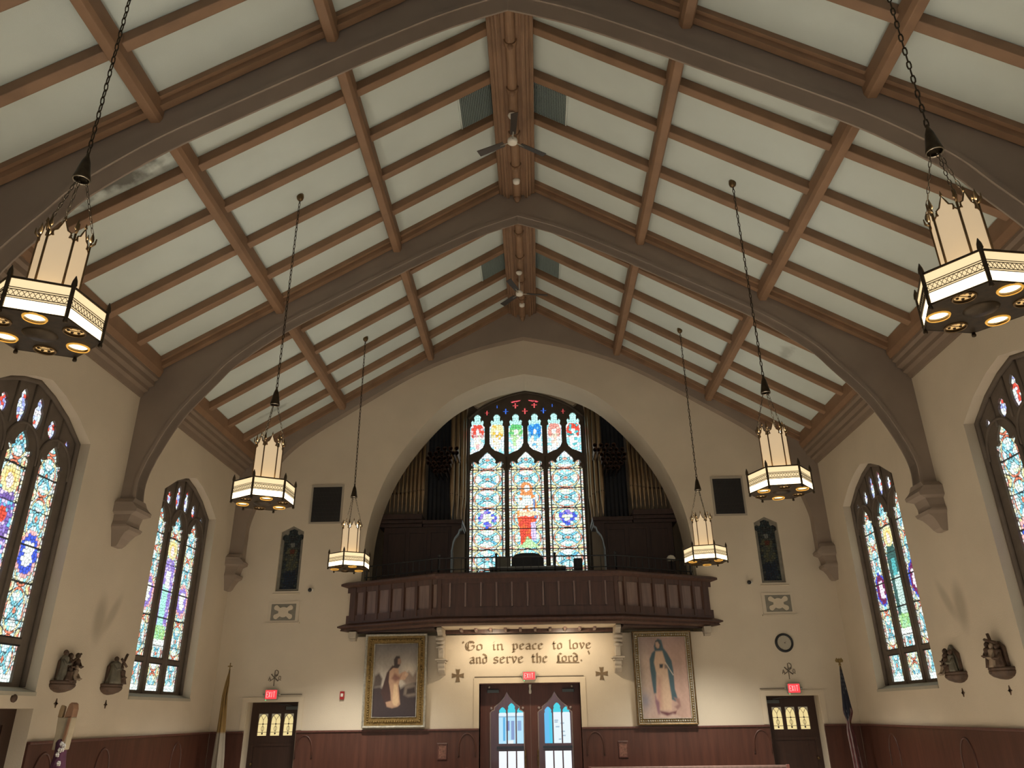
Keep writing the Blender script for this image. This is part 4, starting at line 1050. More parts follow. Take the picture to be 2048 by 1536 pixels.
        mb.tube([Q(.18, z1-.045), Q(.13, z1-.015)], .008, 4); mb.tube([Q(.82, z1-.045), Q(.87, z1-.015)], .008, 4)
        mb.lathe([(.002, 0), (.012, .012), (.006, .03), (.002, .05)], Q(.5, z1+.095), 6)
        mb.build('cresting', BRASS, t)
        mb = MB(); mb.tube([(a[0]*1.03, a[1]*1.03, z0), (a[0]*1.03, a[1]*1.03, z1+.03)], .0085, 6)
        mb.tube([(a[0]*1.03, a[1]*1.03, z1-.0), (a[0]*1.2, a[1]*1.2, z1+.03), (a[0]*1.22, a[1]*1.22, z1+.075)], [.009, .008, .004], 5)
        mb.lathe([(.004, 0), (.018, .02), (.012, .05), (.002, .10)], (a[0]*1.03, a[1]*1.03, z1+.03), 6)
        mb.build('corner_bar', BRASS, t)
    # three chains up to the bell
    ztop = 1.40
    def chain(p, q, link=.045, r=.0035, w=.011):
        mb = MB(); p = Vector(p); q = Vector(q); L = (q-p).length; nn = max(2, int(L/link)); d = (q-p)/nn; ax = d.normalized()
        e1 = ax.orthogonal().normalized(); e2 = ax.cross(e1)
        for i in range(nn):
            c = p+d*(i+.5); s_ = e1 if i % 2 else e2; hl = d.length*.62
            mb.tube([c+ax*(hl*math.cos(tt))+s_*(w*math.sin(tt)) for tt in np.linspace(0, 2*math.pi, 9)[:-1]], r, 4, closed=True)
        return mb
    for k in (0, 2, 4):
        x, y = sv[k]; chain((x*1.1, y*1.1, z1+.06), (x*.2, y*.2, ztop-.04), .05, .003, .010).build('hanger_chain', DARKBRASS, t)
    MB().lathe([(.055, ztop-.04), (.062, ztop-.05), (.066, ztop-.04), (.058, ztop-.0), (.034, ztop+.13), (.014, ztop+.19), (.010, ztop+.22)], (0, 0, 0), 16, caps=False).build('bell_cap', DARKBRASS, t)
    chain((0, 0, ztop+.2), (0, 0, 4.76), .075, .0058, .0145).build('main_chain', DARKBRASS, t)
    mb = MB(); mb.lathe([(.0, 4.72), (.02, 4.725), (.045, 4.75), (.055, 4.79), (.05, 4.84)], (0, 0, 0), 14); mb.build('ceiling_rose', BRASS, t)
    return t
CH = [(-3.29, 4.66, 25, 'hexagonal lantern chandelier cut off at the left edge, nearest on the left'),
      (3.29, 4.66, 10, 'hexagonal lantern chandelier cut off at the right edge, nearest on the right'),
      (-3.29, 9.36, 28, 'middle hexagonal lantern on the left, hanging in front of the farthest arch rib'),
      (3.29, 9.36, 52, 'middle hexagonal lantern on the right, hanging beside the right wall vent'),
      (-3.30, 14.13, 28, 'smallest hexagonal lantern on the left, hanging beside the left end of the gallery'),
      (3.30, 14.13, 45, 'smallest hexagonal lantern on the right, hanging beside the right end of the gallery')]
proto = make_chandelier(CH[0][3])
for i, (x, y, a, lab) in enumerate(CH):
    o = proto if i == 0 else copy_tree(proto)
    o.location = (x, y, 4.41); o.rotation_euler.z = R(a); o['label'] = lab
    lamp('AREA', 'ceiling_fill', (x, y, 5.0), 17, (.98, 1, .94), (x, y, 9), .28)  # added fill inside the shaft, lifts the ceiling
    lamp('SPOT', 'chandelier_downlight', (x, y, 4.36), 1950, (1, .97, .89), (x, y, 0), .25, 112, 1.0)

# ---------------------------------------------------------------- ceiling fans
def make_fan(label):
    t = thing('ceiling_fan', label, 'fan', (0, 0, 0), 'ceiling fans')
    MB().lathe([(.065, 0), (.07, -.01), (.05, -.05), (.018, -.075), (.014, -.08)], (0, 0, 0), 16).build('canopy', WHITE, t)
    MB().tube([(0, 0, -.07), (0, 0, -.50)], .011, 8).build('down_rod', WHITE, t)
    MB().lathe([(.012, -.44), (.035, -.46), (.05, -.48), (.075, -.50), (.08, -.53), (.075, -.56), (.055, -.575), (0, -.58)], (0, 0, 0), 20).build('motor', WHITE, t)
    for k in range(3):
        a = R(120*k); c, s = math.cos(a), math.sin(a); rot = lambda x, y, z: (x*c-y*s, x*s+y*c, z)
        mb = MB(); p = [rot(x, y, z) for x, y, z in ((.15, -.045, -.540), (.60, -.06, -.548), (.61, .05, -.52), (.15, .045, -.522))]
        mb.add(p+[(x, y, z+.008) for x, y, z in p], [(0,1,2,3), (4,7,6,5), (0,4,5,1), (1,5,6,2), (2,6,7,3), (3,7,4,0)])
        b = mb.build('blade', BLADE, t)
        mb = MB().tube([rot(.06, 0, -.54), rot(.12, 0, -.535), rot(.22, 0, -.535)], .010, 6); mb.build('blade_iron', SILVER, b)
    return t
fan = make_fan('three-bladed ceiling fan with dark blades hanging from the ridge nearer the camera')
f2 = copy_tree(fan); f2['label'] = 'three-bladed ceiling fan hanging from the ridge in the farther bay'
fan.location = (-.02, 9.29, 10.62); fan.rotation_euler.z = R(35)
f2.location = (-.03, 13.955, 10.62); f2.rotation_euler.z = R(10)
for y, lab in ((10.94, 'small round cream detector on the ridge roll nearer the camera, below the fan'), (15.4, 'small round cream detector on the ridge roll in the farther bay, below the fan')):
    t = thing('smoke_detector', lab, 'detector', (0, y, 10.58), 'ridge detectors')
    MB().lathe([(.0, 10.575), (.035, 10.58), (.06, 10.60), (.065, 10.64), (.065, 10.66)], (0, y, 0), 18).build('housing', WHITE, t)
    MB().tube([(.03*math.cos(a), y+.03*math.sin(a), 10.583) for a in np.linspace(0, 6.283, 13)[:-1]], .004, 5, closed=True).build('sensor_ring', BRASS, t)

# ridge-side mesh grilles lying in the roof panels
for (ya, yb, q) in ((8.87, 9.62, 'nearer'), (13.56, 14.35, 'farther')):
    for s, sd in ((-1, 'left'), (1, 'right')):
        t = thing('roof_grille', 'square grey-green mesh grille %s of the ridge in the %s bay' % (sd, q), 'grille', (s*.6, (ya+yb)/2, roof(.6)), 'ridge grilles')
        mb = MB(); pt = lambda x, y, d: (s*x, y, roof(x)-d)
        mb.add([pt(.30, ya, .012), pt(.84, ya, .012), pt(.84, yb, .012), pt(.30, yb, .012)], [(0, 1, 2, 3)]); mb.build('backing', BLACK, t)
        mb = MB()
        for k in range(21):
            x = .31+k*.0265; mb.tube([pt(x, ya, .02), pt(x, yb, .02)], .0078, 4, caps=False)
        for k in range(26):
            y = ya+.012+k*(yb-ya-.024)/25; mb.tube([pt(.30, y, .022), pt(.84, y, .022)], .006, 4, caps=False)
        mb.build('mesh_wires', IRONGREY, t)
        mb = MB(); mb.tube([pt(.845, ya, .02), pt(.845, yb, .02)], .016, 6); mb.build('frame_strip', CEIL, t)

# ---------------------------------------------------------------- pictures
def soft(rgb, a, col):
    a = np.clip(a, 0, 1)[:, None]; rgb[:] = rgb*(1-a)+np.array(col)*a
def polyd(u, v, poly, w=.01):
    d = np.full(u.shape, 9e9); n = len(poly)
    for i in range(n):
        x0, y0 = poly[i]; x1, y1 = poly[(i+1) % n]; dx, dy = x1-x0, y1-y0
        t = np.clip(((u-x0)*dx+(v-y0)*dy)/(dx*dx+dy*dy+1e-12), 0, 1); d = np.minimum(d, np.hypot(u-x0-t*dx, v-y0-t*dy))
    return .5+np.where(inpoly(u, v, poly), d, -d)/(2*w)
def fbm(u, v, s, seed=0):
    r = np.zeros(u.shape)
    for k in range(4):
        f = s*2**k; r += np.sin(u*f*1.3+seed+np.sin(v*f*.9+seed*2)*1.7)*np.cos(v*f+seed*3+np.sin(u*f*.7)*1.3)/2**k
    return r/2
CANVAS = attr_mat('painted_canvas', 0, .5)
def paint_kneeling(u, v):       # u 0..1, v 0..1 (up)
    n1 = fbm(u, v, 9, 1); rgb = np.zeros((len(u), 3)); sky = np.clip((v-.45)/.55, 0, 1)
    rgb[:] = np.array([.42, .36, .29])*(1-sky[:, None])+np.array([.11, .095, .085])*sky[:, None]
    rgb *= (1+.18*n1)[:, None]
    soft(rgb, np.exp(-((u-.85)**2/.03+(v-.62)**2/.012))*.6, (.55, .47, .37))
    soft(rgb, polyd(u, v, [(-.1, .0), (-.1, .40), (.15, .42), (.3, .36), (.5, .34), (.7, .42), (1.1, .55), (1.1, -.1)], .03), (.035, .022, .022))
    soft(rgb, polyd(u, v, [(.0, .40), (.03, .56), (.12, .60), (.2, .52), (.18, .42)], .02), (.07, .05, .04))
    soft(rgb, polyd(u, v, [(.66, .50), (.80, .62), (.9, .55), (1.02, .66), (1.02, .46), (.75, .44)], .02), (.22, .16, .12))
    soft(rgb, polyd(u, v, [(.70, .30), (.72, .42), (.9, .46), (1.0, .42), (1.0, .28), (.8, .27)], .02), (.17, .13, .10))
    soft(rgb, polyd(u, v, [(.76, .30), (.78, .38), (.95, .40), (.97, .32)], .015), (.04, .025, .02))
    soft(rgb, polyd(u, v, [(.18, .33), (.30, .60), (.42, .70), (.52, .68), (.56, .5), (.62, .38), (.62, .15), (.3, .14)], .012), (.05, .022, .018))
    robe = [(.33, .14), (.30, .20), (.42, .22), (.40, .34), (.35, .48), (.36, .62), (.45, .67), (.56, .66), (.58, .58), (.72, .62), (.80, .58), (.72, .50), (.60, .50), (.58, .42), (.62, .22), (.63, .17), (.58, .14), (.45, .12)]
    soft(rgb, polyd(u, v, robe, .010), (.40, .24, .15))
    soft(rgb, polyd(u, v, [(.45, .20), (.47, .45), (.55, .44), (.60, .20), (.56, .15), (.48, .15)], .012)*.8, (.56, .38, .22))
    soft(rgb, polyd(u, v, [(.40, .52), (.48, .60), (.60, .55), (.66, .60), (.60, .50), (.50, .47)], .015)*.7, (.20, .09, .06))
    soft(rgb, polyd(u, v, [(.46, .70), (.45, .78), (.50, .83), (.58, .83), (.60, .78), (.60, .70), (.55, .66), (.42, .67)], .010), (.030, .018, .014))
    soft(rgb, polyd(u, v, [(.54, .72), (.54, .79), (.60, .80), (.62, .74), (.59, .71)], .010), (.22, .13, .09))
    soft(rgb, polyd(u, v, [(.70, .56), (.74, .60), (.79, .58), (.76, .54)], .010), (.45, .30, .2))
    soft(rgb, np.exp(-((u-.5)**2/.2+(v-.0)**2/.02))*.5, (.02, .012, .015))
    return np.clip(1.15*rgb*(1+.10*fbm(u, v, 40, 3))[:, None], .004, 1)
def paint_standing(u, v):
    n1 = fbm(u, v, 5, 2); rgb = np.zeros((len(u), 3)); rgb[:] = (.42, .27, .21)
    soft(rgb, np.clip(1-u*1.6, 0, 1)*.6, (.30, .25, .22)); soft(rgb, np.clip(v-.75, 0, 1)*3*.6, (.16, .11, .11))
    rgb *= (1+.2*n1)[:, None]
    soft(rgb, np.exp(-((u-.08)**2/.01+(v-.22)**2/.01))*.8, (.13, .14, .20)); soft(rgb, np.exp(-((u-.1)**2/.02+(v-.55)**2/.1))*.4, (.55, .42, .30))
    mantle = [(.36, .93), (.42, .98), (.5, .96), (.53, .86), (.60, .80), (.68, .70), (.70, .58), (.70, .45), (.70, .35), (.74, .24), (.70, .20), (.60, .23), (.40, .30), (.26, .30), (.24, .42), (.22, .60), (.22, .72), (.28, .80), (.34, .83), (.33, .88)]
    soft(rgb, polyd(u, v, mantle, .012), (.045, .085, .10))
    robe = [(.36, .82), (.50, .82), (.54, .72), (.58, .60), (.60, .4), (.62, .25), (.60, .10), (.34, .10), (.30, .2), (.32, .35), (.34, .55), (.31, .68)]
    soft(rgb, polyd(u, v, robe, .014), (.50, .34, .23)); soft(rgb, polyd(u, v, [(.35, .5), (.44, .5), (.42, .12), (.33, .12)], .04)*.5, (.30, .14, .11))
    soft(rgb, polyd(u, v, [(.33, .38), (.40, .40), (.38, .12), (.30, .13)], .02)*.6, (.42, .22, .18))
    soft(rgb, polyd(u, v, [(.42, .66), (.42, .61), (.48, .61), (.50, .66)], .01), (.04, .04, .04)); soft(rgb, polyd(u, v, [(.52, .66), (.52, .60), (.60, .60), (.60, .65)], .01)*.8, (.16, .12, .10))
    soft(rgb, polyd(u, v, [(.54, .68), (.555, .68), (.70, .52), (.685, .52)], .005), (.6, .5, .4))
    soft(rgb, polyd(u, v, [(.37, .95), (.45, .965), (.49, .90), (.45, .85), (.40, .84), (.36, .88)], .010), (.045, .05, .05))
    soft(rgb, polyd(u, v, [(.37, .93), (.42, .94), (.455, .90), (.44, .86), (.40, .855), (.37, .88)], .010), (.42, .27, .19))
    soft(rgb, polyd(u, v, [(.28, .30), (.31, .24), (.36, .20), (.36, .05), (.31, .05), (.27, .2)], .015)*.8, (.20, .10, .12))
    soft(rgb, polyd(u, v, [(.66, .25), (.78, .24), (.80, .14), (.72, .10), (.66, .14), (.74, .17)], .012)*.8, (.24, .13, .11))
    soft(rgb, polyd(u, v, [(.36, .09), (.40, .04), (.55, .02), (.68, .05), (.70, .09), (.55, .07)], .012), (.12, .04, .045))
    soft(rgb, polyd(u, v, [(.32, .02), (.40, .06), (.5, .03), (.62, .06), (.78, .02), (.78, .0), (.32, .0)], .012)*.7, (.45, .32, .26))
    return np.clip(rgb*(1+.08*fbm(u, v, 40, 3))[:, None], .004, 1)
def canvas(name, parent, fn, P, nu, nv):
    U, V = np.meshgrid(np.linspace(0, 1, nu), np.linspace(0, 1, nv)); U = U.ravel(); V = V.ravel(); rgb = fn(U, V)
    co = P(U, V)-np.array(wloc(parent)); idx = np.arange(nu*nv).reshape(nv, nu)
    f = np.stack([idx[:-1, :-1], idx[:-1, 1:], idx[1:, 1:], idx[1:, :-1]], -1).reshape(-1, 4)
    me = bpy.data.meshes.new(name); me.from_pydata([tuple(c) for c in co], [], [tuple(int(i) for i in q) for q in f])
    at = me.color_attributes.new('Col', 'FLOAT_COLOR', 'POINT')
    at.data.foreach_set('color', np.concatenate([rgb, np.ones((len(rgb), 1))], 1).ravel().astype(np.float32))
    me.materials.append(CANVAS); o = bpy.data.objects.new(name, me); C.objects.link(o); o.parent = parent
def picture(x0, x1, z0, z1, fn, label, tilt, fw, outer, rope):
    t = thing('framed_painting', label, 'painting', ((x0+x1)/2, D, z0))
    yb, yt = D-.05, D-.05-tilt
    Y = lambda v: yb+(yt-yb)*(v-z0)/(z1-z0)
    fn3 = lambda u, v, d: (u, Y(v)+d, v)
    MB().prism(rect(x0, z0, x1, z1), [rect(x0+.03, z0+.03, x1-.03, z1-.03)], fn3, -.09, .045).build('outer_frame', outer, t, bevel=.01)
    a = .03; MB().prism(rect(x0+a, z0+a, x1-a, z1-a), [rect(x0+fw, z0+fw, x1-fw, z1-fw)], fn3, -.055, .04).build('carved_frame', GOLD, t, bevel=.01)
    mb = MB(); rng = random.Random(4)
    # carved beads and leaves round the border
    def border(off_, step, r):
        xa, xb, za, zb = x0+off_, x1-off_, z0+off_, z1-off_
        for k in range(int((xb-xa)/step)+1):
            for z in (za, zb): mb.ball((xa+k*step, Y(z)-.062, z), r*rng.uniform(.7, 1.15), 6, 4)
        for k in range(int((zb-za)/step)+1):
            for x in (xa, xb): mb.ball((x, Y(za+k*step)-.062, za+k*step), r*rng.uniform(.7, 1.15), 6, 4)
    border(.03+(fw-.03)*.5, .045, .020 if rope else .024)
    mb.build('carved_ornament', GOLD if not rope else SILVER, t)
    mb = MB()
    for q, r in ((fw, .011), (.035, .012)):
        p = [(x0+q, Y(z0+q)-.065, z0+q), (x1-q, Y(z0+q)-.065, z0+q), (x1-q, Y(z1-q)-.065, z1-q), (x0+q, Y(z1-q)-.065, z1-q)]
        mb.tube(p, r, 6, closed=True)
    if rope: pass
    mb.build('gilt_bead', SILVER, t)
    xi0, xi1, zi0, zi1 = x0+fw, x1-fw, z0+fw, z1-fw
    canvas('canvas', t, fn, lambda u, v: np.stack([xi0+(xi1-xi0)*u, Y(zi0+(zi1-zi0)*v)-.03, zi0+(zi1-zi0)*v], 1), 110, 160)
picture(-3.33, -2.07, 1.68, 3.43, paint_kneeling, 'gold-framed dark painting of a kneeling robed figure, left of the double door', .07, .19, SILVER, False)
picture(2.08, 3.26, 1.67, 3.41, paint_standing, 'gilt-framed painting of a standing veiled figure in a teal mantle, right of the double door', .07, .115, BRASS, True)

# ---------------------------------------------------------------- lettering painted on the wall
def nib(mb, pts, w=.037, ang=38, th=.012):
    """a broad-pen stroke: pts in metres on the wall plane"""
    c, s = math.cos(R(ang))*w/2, math.sin(R(ang))*w/2
    for (x0, z0), (x1, z1) in zip(pts[:-1], pts[1:]):
        P = [(x0-c, z0-s), (x0+c, z0+s), (x1+c, z1+s), (x1-c, z1-s)]
        ar = sum(P[i][0]*P[(i+1) % 4][1]-P[(i+1) % 4][0]*P[i][1] for i in range(4))
        if abs(ar) < 1e-6:
            P = [(x0-c, z0-s-.003), (x0+c, z0+s-.003), (x1+c, z1+s+.003), (x1-c, z1-s+.003)]
        mb.prism(P, [], XZ, D-th, D+.0)
# glyphs in x-height units: lists of strokes, with advance width
G = {
 'o': ([[(.12,.12),(.12,.82),(.42,1.0)],[(.12,.12),(.38,0),(.62,.2)],[(.42,1.0),(.64,.8),(.64,.15)]], .86),
 'i': ([[(.05,.85),(.18,.98),(.18,.1),(.34,.0)],[(.16,1.3),(.24,1.36)]], .46),
 'n': ([[(.02,.85),(.15,.98),(.15,.08),(.26,.0)],[(.15,.78),(.45,1.0),(.60,.85),(.60,.08),(.74,.0)]], .88),
 'p': ([[(.02,.9),(.15,.98),(.15,-.38)],[(.15,.8),(.45,1.0),(.62,.8),(.62,.2),(.40,0),(.15,.12)],[(.02,-.40),(.3,-.36)]], .86),
 'e': ([[(.60,.18),(.36,0),(.12,.15),(.12,.80),(.42,1.0),(.62,.78),(.15,.48)]], .80),
 'a': ([[(.10,.84),(.42,1.0),(.58,.84),(.58,.10),(.70,0)],[(.58,.56),(.22,.52),(.12,.36),(.12,.12),(.34,0),(.58,.16)]], .84),
 'c': ([[(.58,.86),(.40,1.0),(.12,.80),(.12,.16),(.36,0),(.60,.16)]], .74),
 't': ([[(.20,1.32),(.20,.12),(.40,0),(.52,.10)],[(.02,.94),(.48,.94)]], .62),
 'l': ([[(.02,1.42),(.18,1.56),(.18,.12),(.34,0)]], .46),
 'v': ([[(.0,.90),(.14,1.0),(.34,.05)],[(.34,.0),(.66,.72),(.62,.90),(.46,1.02)]], .80),
 'd': ([[(.10,1.50),(.40,1.35),(.60,1.05),(.60,.15),(.36,0),(.12,.15),(.12,.78),(.36,.92),(.58,.80)]], .84),
 's': ([[(.58,.86),(.38,1.0),(.12,.84),(.14,.60),(.56,.40),(.58,.16),(.34,0),(.06,.12)]], .76),
 'r': ([[(.02,.88),(.16,.98),(.16,.08),(.30,0)],[(.16,.78),(.38,1.0),(.54,.88)]], .64),
 'h': ([[(.02,1.42),(.15,1.52),(.15,.08),(.26,0)],[(.15,.78),(.45,1.0),(.60,.85),(.60,.1),(.48,-.12)]], .84),
 'G': ([[(1.0,1.20),(.80,1.50),(.45,1.52),(.15,1.25),(.08,.75),(.18,.22),(.50,-.05),(.85,.08),(1.02,.40),(1.0,.78),(.72,.80)],[(.42,1.40),(.34,.9),(.38,.3)],[(.55,1.36),(.75,1.28)]], 1.22),
 'L': ([[(.18,0),(.18,1.15),(.40,1.50),(.66,1.30)],[(.30,1.1),(.30,.1)],[(.02,-.02),(.45,-.02)]], .62),
 "'": ([[(.06,1.5),(.14,1.25)]], .3), '.': ([[(.12,-.02),(.16,.12),(.12,.02)]], .42)}
ins = thing('wall_inscription', "brown gothic lettering reading 'Go in peace to love and serve the Lord.' under the gallery", 'lettering', (0, D, 2.83))
def word(txt, x0, x1, z, xh, name):
    adv = sum(G[c][1] for c in txt); k = (x1-x0)/adv; x = x0; mb = MB()
    for c in txt:
        st, a = G[c]
        for s_ in st: nib(mb, [(x+p[0]*k, z+p[1]*xh) for p in s_])
        x += a*k
    return mb.build('word', INK, ins)
for txt, a, b in (("'Go", -1.37, -.93), ('in', -.76, -.51), ('peace', -.35, .30), ('to', .47, .69), ('love', .80, 1.27)): word(txt, a, b, 3.105, .112, txt)
for txt, a, b in (('and', -1.22, -.84), ('serve', -.74, -.11), ('the', .04, .38)): word(txt, a, b, 2.852, .118, txt)
word('Lord', .55, 1.0, 2.862, .108, 'Lord')
MB().prism([(1.045, 2.862), (1.065, 2.882), (1.045, 2.902), (1.025, 2.882)], [], XZ, D-.014, D).build('full_stop', INK, ins)
MB().box((.545, D-.012, 2.835), (1.0, D, 2.852)).build('underline', INK, ins)
mb = MB(); nib(mb, [(1.19, 3.06), (1.215, 3.0)], .03); mb.build('closing_mark', INK, ins)

# crosses pattee either side of the lettering
for s, sd in ((-1, 'left'), (1, 'right')):
    cx = s*1.447-.005; cz = 2.625; mb = MB()
    for k in range(4):
        a = math.pi/2*k; c_, s_ = math.cos(a), math.sin(a)
        rt = lambda u, v: (cx+u*c_-v*s_, cz+u*s_+v*c_)
        mb.prism([rt(-.018, .008), rt(.018, .008), rt(.045, .122), rt(0, .115), rt(-.045, .122)], [], XZ, D-.012, D)
    mb.prism(rect(cx-.02, cz-.02, cx+.02, cz+.02), [], XZ, D-.014, D)
    tag(mb.build('wall_cross', INK, origin=(cx, D, cz)), 'flared brown cross on the wall just %s of the double door' % sd, 'cross', 'flared crosses beside the double door')
# chi-rho signs over the side doors
for cx, cz, sd in ((-5.19, 2.63, 'left'), (5.16, 2.62, 'right')):
    t = thing('chi_rho_symbol', 'dark chi-rho monogram with alpha and omega above the %s side door' % sd, 'symbol', (cx, D, cz-.15), 'chi-rho monograms')
    mb = MB(); f = lambda u, v: (cx+u, D-.008, cz+v)
    mb.tube([f(0, -.15), f(.0, .14), f(.03, .15), f(.065, .13), f(.07, .09), f(.05, .06), f(.0, .05)], .008, 6)
    mb.tube([f(-.07, .075), f(-.02, .02), f(.08, -.06)], .010, 6); mb.tube([f(.07, .06), f(-.03, -.02), f(-.09, -.06)], .007, 6)
    mb.build('chi_rho', INKDARK, t)
    mb = MB(); mb.tube([f(-.12, -.05), f(-.10, .03), f(-.075, -.04)], .006, 5); mb.tube([f(-.115, -.02), f(-.085, -.02)], .005, 5); mb.build('alpha', INKDARK, t)
    mb = MB(); mb.tube([f(.075, -.045), f(.10, -.04), f(.085, .0), f(.10, .035), f(.125, .03), f(.13, -.01), f(.115, -.04), f(.135, -.045)], .006, 5); mb.build('omega', INKDARK, t)

# exit signs
EXITRED = mat('exit_sign_red', (.7, .05, .05), .4, emit=(1.0, .045, .06), estr=.95)
EXITLET = mat('exit_letters', (.8, .25, .25), .4, emit=(1.0, .30, .30), estr=1.1)
EXITBOX = mat('exit_sign_case', (.30, .30, .26), .5)
GREEND = mat('green_indicator', (.1, .6, .2), .4, emit=(.2, 1, .4), estr=1.0)
def exit_sign(x0, x1, z0, z1, y, lab, bar):
    t = thing('exit_sign', lab, 'exit sign', ((x0+x1)/2, y, z0), 'red exit signs')
    MB().box((x0-.02, y-.05, z0-.015), (x1+.02, D, z1+.015)).build('case', EXITBOX, t, bevel=.006)
    MB().box((x0-.004, y-.054, z0), (x1+.004, y-.05, z1)).build('face', EXITRED, t)
    w = (x1-x0-.04)/4; h = (z1-z0)*.62; zb = z0+(z1-z0)*.19; mb = MB(); r = .007; F = lambda u, v: (u, y-.057, v)
    xs = [x0+.02+w*k for k in range(4)]; g = w*.72
    a = xs[0]; mb.tube([F(a+g, zb), F(a, zb), F(a, zb+h), F(a+g, zb+h)], r, 4); mb.tube([F(a, zb+h/2), F(a+g*.8, zb+h/2)], r, 4)
    a = xs[1]; mb.tube([F(a, zb), F(a+g, zb+h)], r, 4); mb.tube([F(a, zb+h), F(a+g, zb)], r, 4)
    a = xs[2]+g/2; mb.tube([F(a, zb), F(a, zb+h)], r, 4)
    a = xs[3]; mb.tube([F(a, zb+h), F(a+g, zb+h)], r, 4); mb.tube([F(a+g/2, zb+h), F(a+g/2, zb)], r, 4)
    mb.build('letters', EXITLET, t)
    mb = MB()
    for s_ in (-1, 1): mb.lathe([(.0, 0), (.02, .005), (.022, .03), (.0, .035)], ((x0+x1)/2+s_*((x1-x0)/2+.045), y-.02, (z0+z1)/2-.015), 10)
    mb.build('lamp_head', EXITBOX, t)
    MB().ball((x0+.01, y-.05, z0-.02), .010, 6, 4).build('indicator', GREEND, t)
    if bar:
        for (a, b, z) in bar: MB().box((a, D-.022, z-.007), (b, D, z+.007)).build('conduit', INKDARK, t)
exit_sign(-.125, .098, 2.53, 2.67, D-.03, 'small red exit sign over the middle of the double door', [(-1.11, -.17, 2.592), (.14, 1.08, 2.590)])
exit_sign(-5.31, -5.09, 2.235, 2.40, D-.03, 'small red exit sign over the left side door', [(-5.03, -4.60, 2.315)])
exit_sign(5.09, 5.305, 2.22, 2.38, D-.03, 'small red exit sign over the right side door', [(4.55, 5.03, 2.30)])

# wall clock
t = thing('wall_clock', 'round wall clock with a dark rim above the right side door', 'clock', (5.157, D, 2.97))
rg = [(.135, 0), (.140, -.035), (.155, -.045), (.175, -.04), (.183, -.02), (.183, 0)]
vs = []; fs = []; K = 40
for k in range(K):
    a = 2*math.pi*k/K
    for r, d in rg: vs.append((5.157+r*math.cos(a), D+d, 3.156+r*math.sin(a)))
for k in range(K):
    for i in range(len(rg)-1): fs.append((k*6+i, ((k+1) % K)*6+i, ((k+1) % K)*6+i+1, k*6+i+1))
MB().add(vs, fs, True).build('rim', BLACK, t)
MB().prism([(5.157+.14*math.cos(a), 3.156+.14*math.sin(a)) for a in np.linspace(0, 6.283, 37)[:-1]], [], XZ, D-.02, D-.001).build('face', mat('clock_face', (.42, .37, .28), .4), t)
mb = MB(); cc = (5.157, 3.156)
for h, L, w in ((62, .06, .008), (118, .035, .010)):
    a = R(90-h); mb.prism([(cc[0]-w/2*math.sin(a), cc[1]+w/2*math.cos(a)), (cc[0]+w/2*math.sin(a), cc[1]-w/2*math.cos(a)), (cc[0]+L*math.cos(a), cc[1]+L*math.sin(a))], [], XZ, D-.026, D-.022)
mb.build('hand', BLACK, t)
mb = MB()
for k in range(12):
    a = R(30*k); mb.box((cc[0]+.12*math.cos(a)-.003, D-.023, cc[1]+.12*math.sin(a)-.003), (cc[0]+.12*math.cos(a)+.003, D-.019, cc[1]+.12*math.sin(a)+.003))
mb.build('hour_mark', BLACK, t)

# wall vents beside the arch
for x0, x1, sd in ((-4.775, -4.09, 'left'), (4.09, 4.755, 'right')):
    z0, z1 = 5.80, 6.63
    t = thing('wall_vent', 'dark rectangular vent grille high on the end wall %s of the great arch' % sd, 'vent', ((x0+x1)/2, D, z0), 'end wall vents')
    MB().prism(rect(x0-.02, z0-.02, x1+.02, z1+.03), [rect(x0+.02, z0+.02, x1-.02, z1-.02)], XZ, D-.02, D).build('frame', mat('vent_frame_%s' % sd, (.36, .31, .24), .6), t)
    MB().box((x0+.01, D-.003, z0+.01), (x1-.01, D-.001, z1-.01)).build('backing', BLACK, t)
    mb = MB()
    for k in range(34): x = x0+.03+k*(x1-x0-.06)/33; mb.box((x-.0035, D-.014, z0+.02), (x+.0035, D-.004, z1-.02))
    for k in range(9): z = z0+.06+k*(z1-z0-.12)/8; mb.box((x0+.02, D-.010, z-.003), (x1-.02, D-.006, z+.003))
    mb.build('grille', mat('vent_bar', (.055, .05, .045), .5, .3) if sd == 'left' else bpy.data.materials['vent_bar'], t)

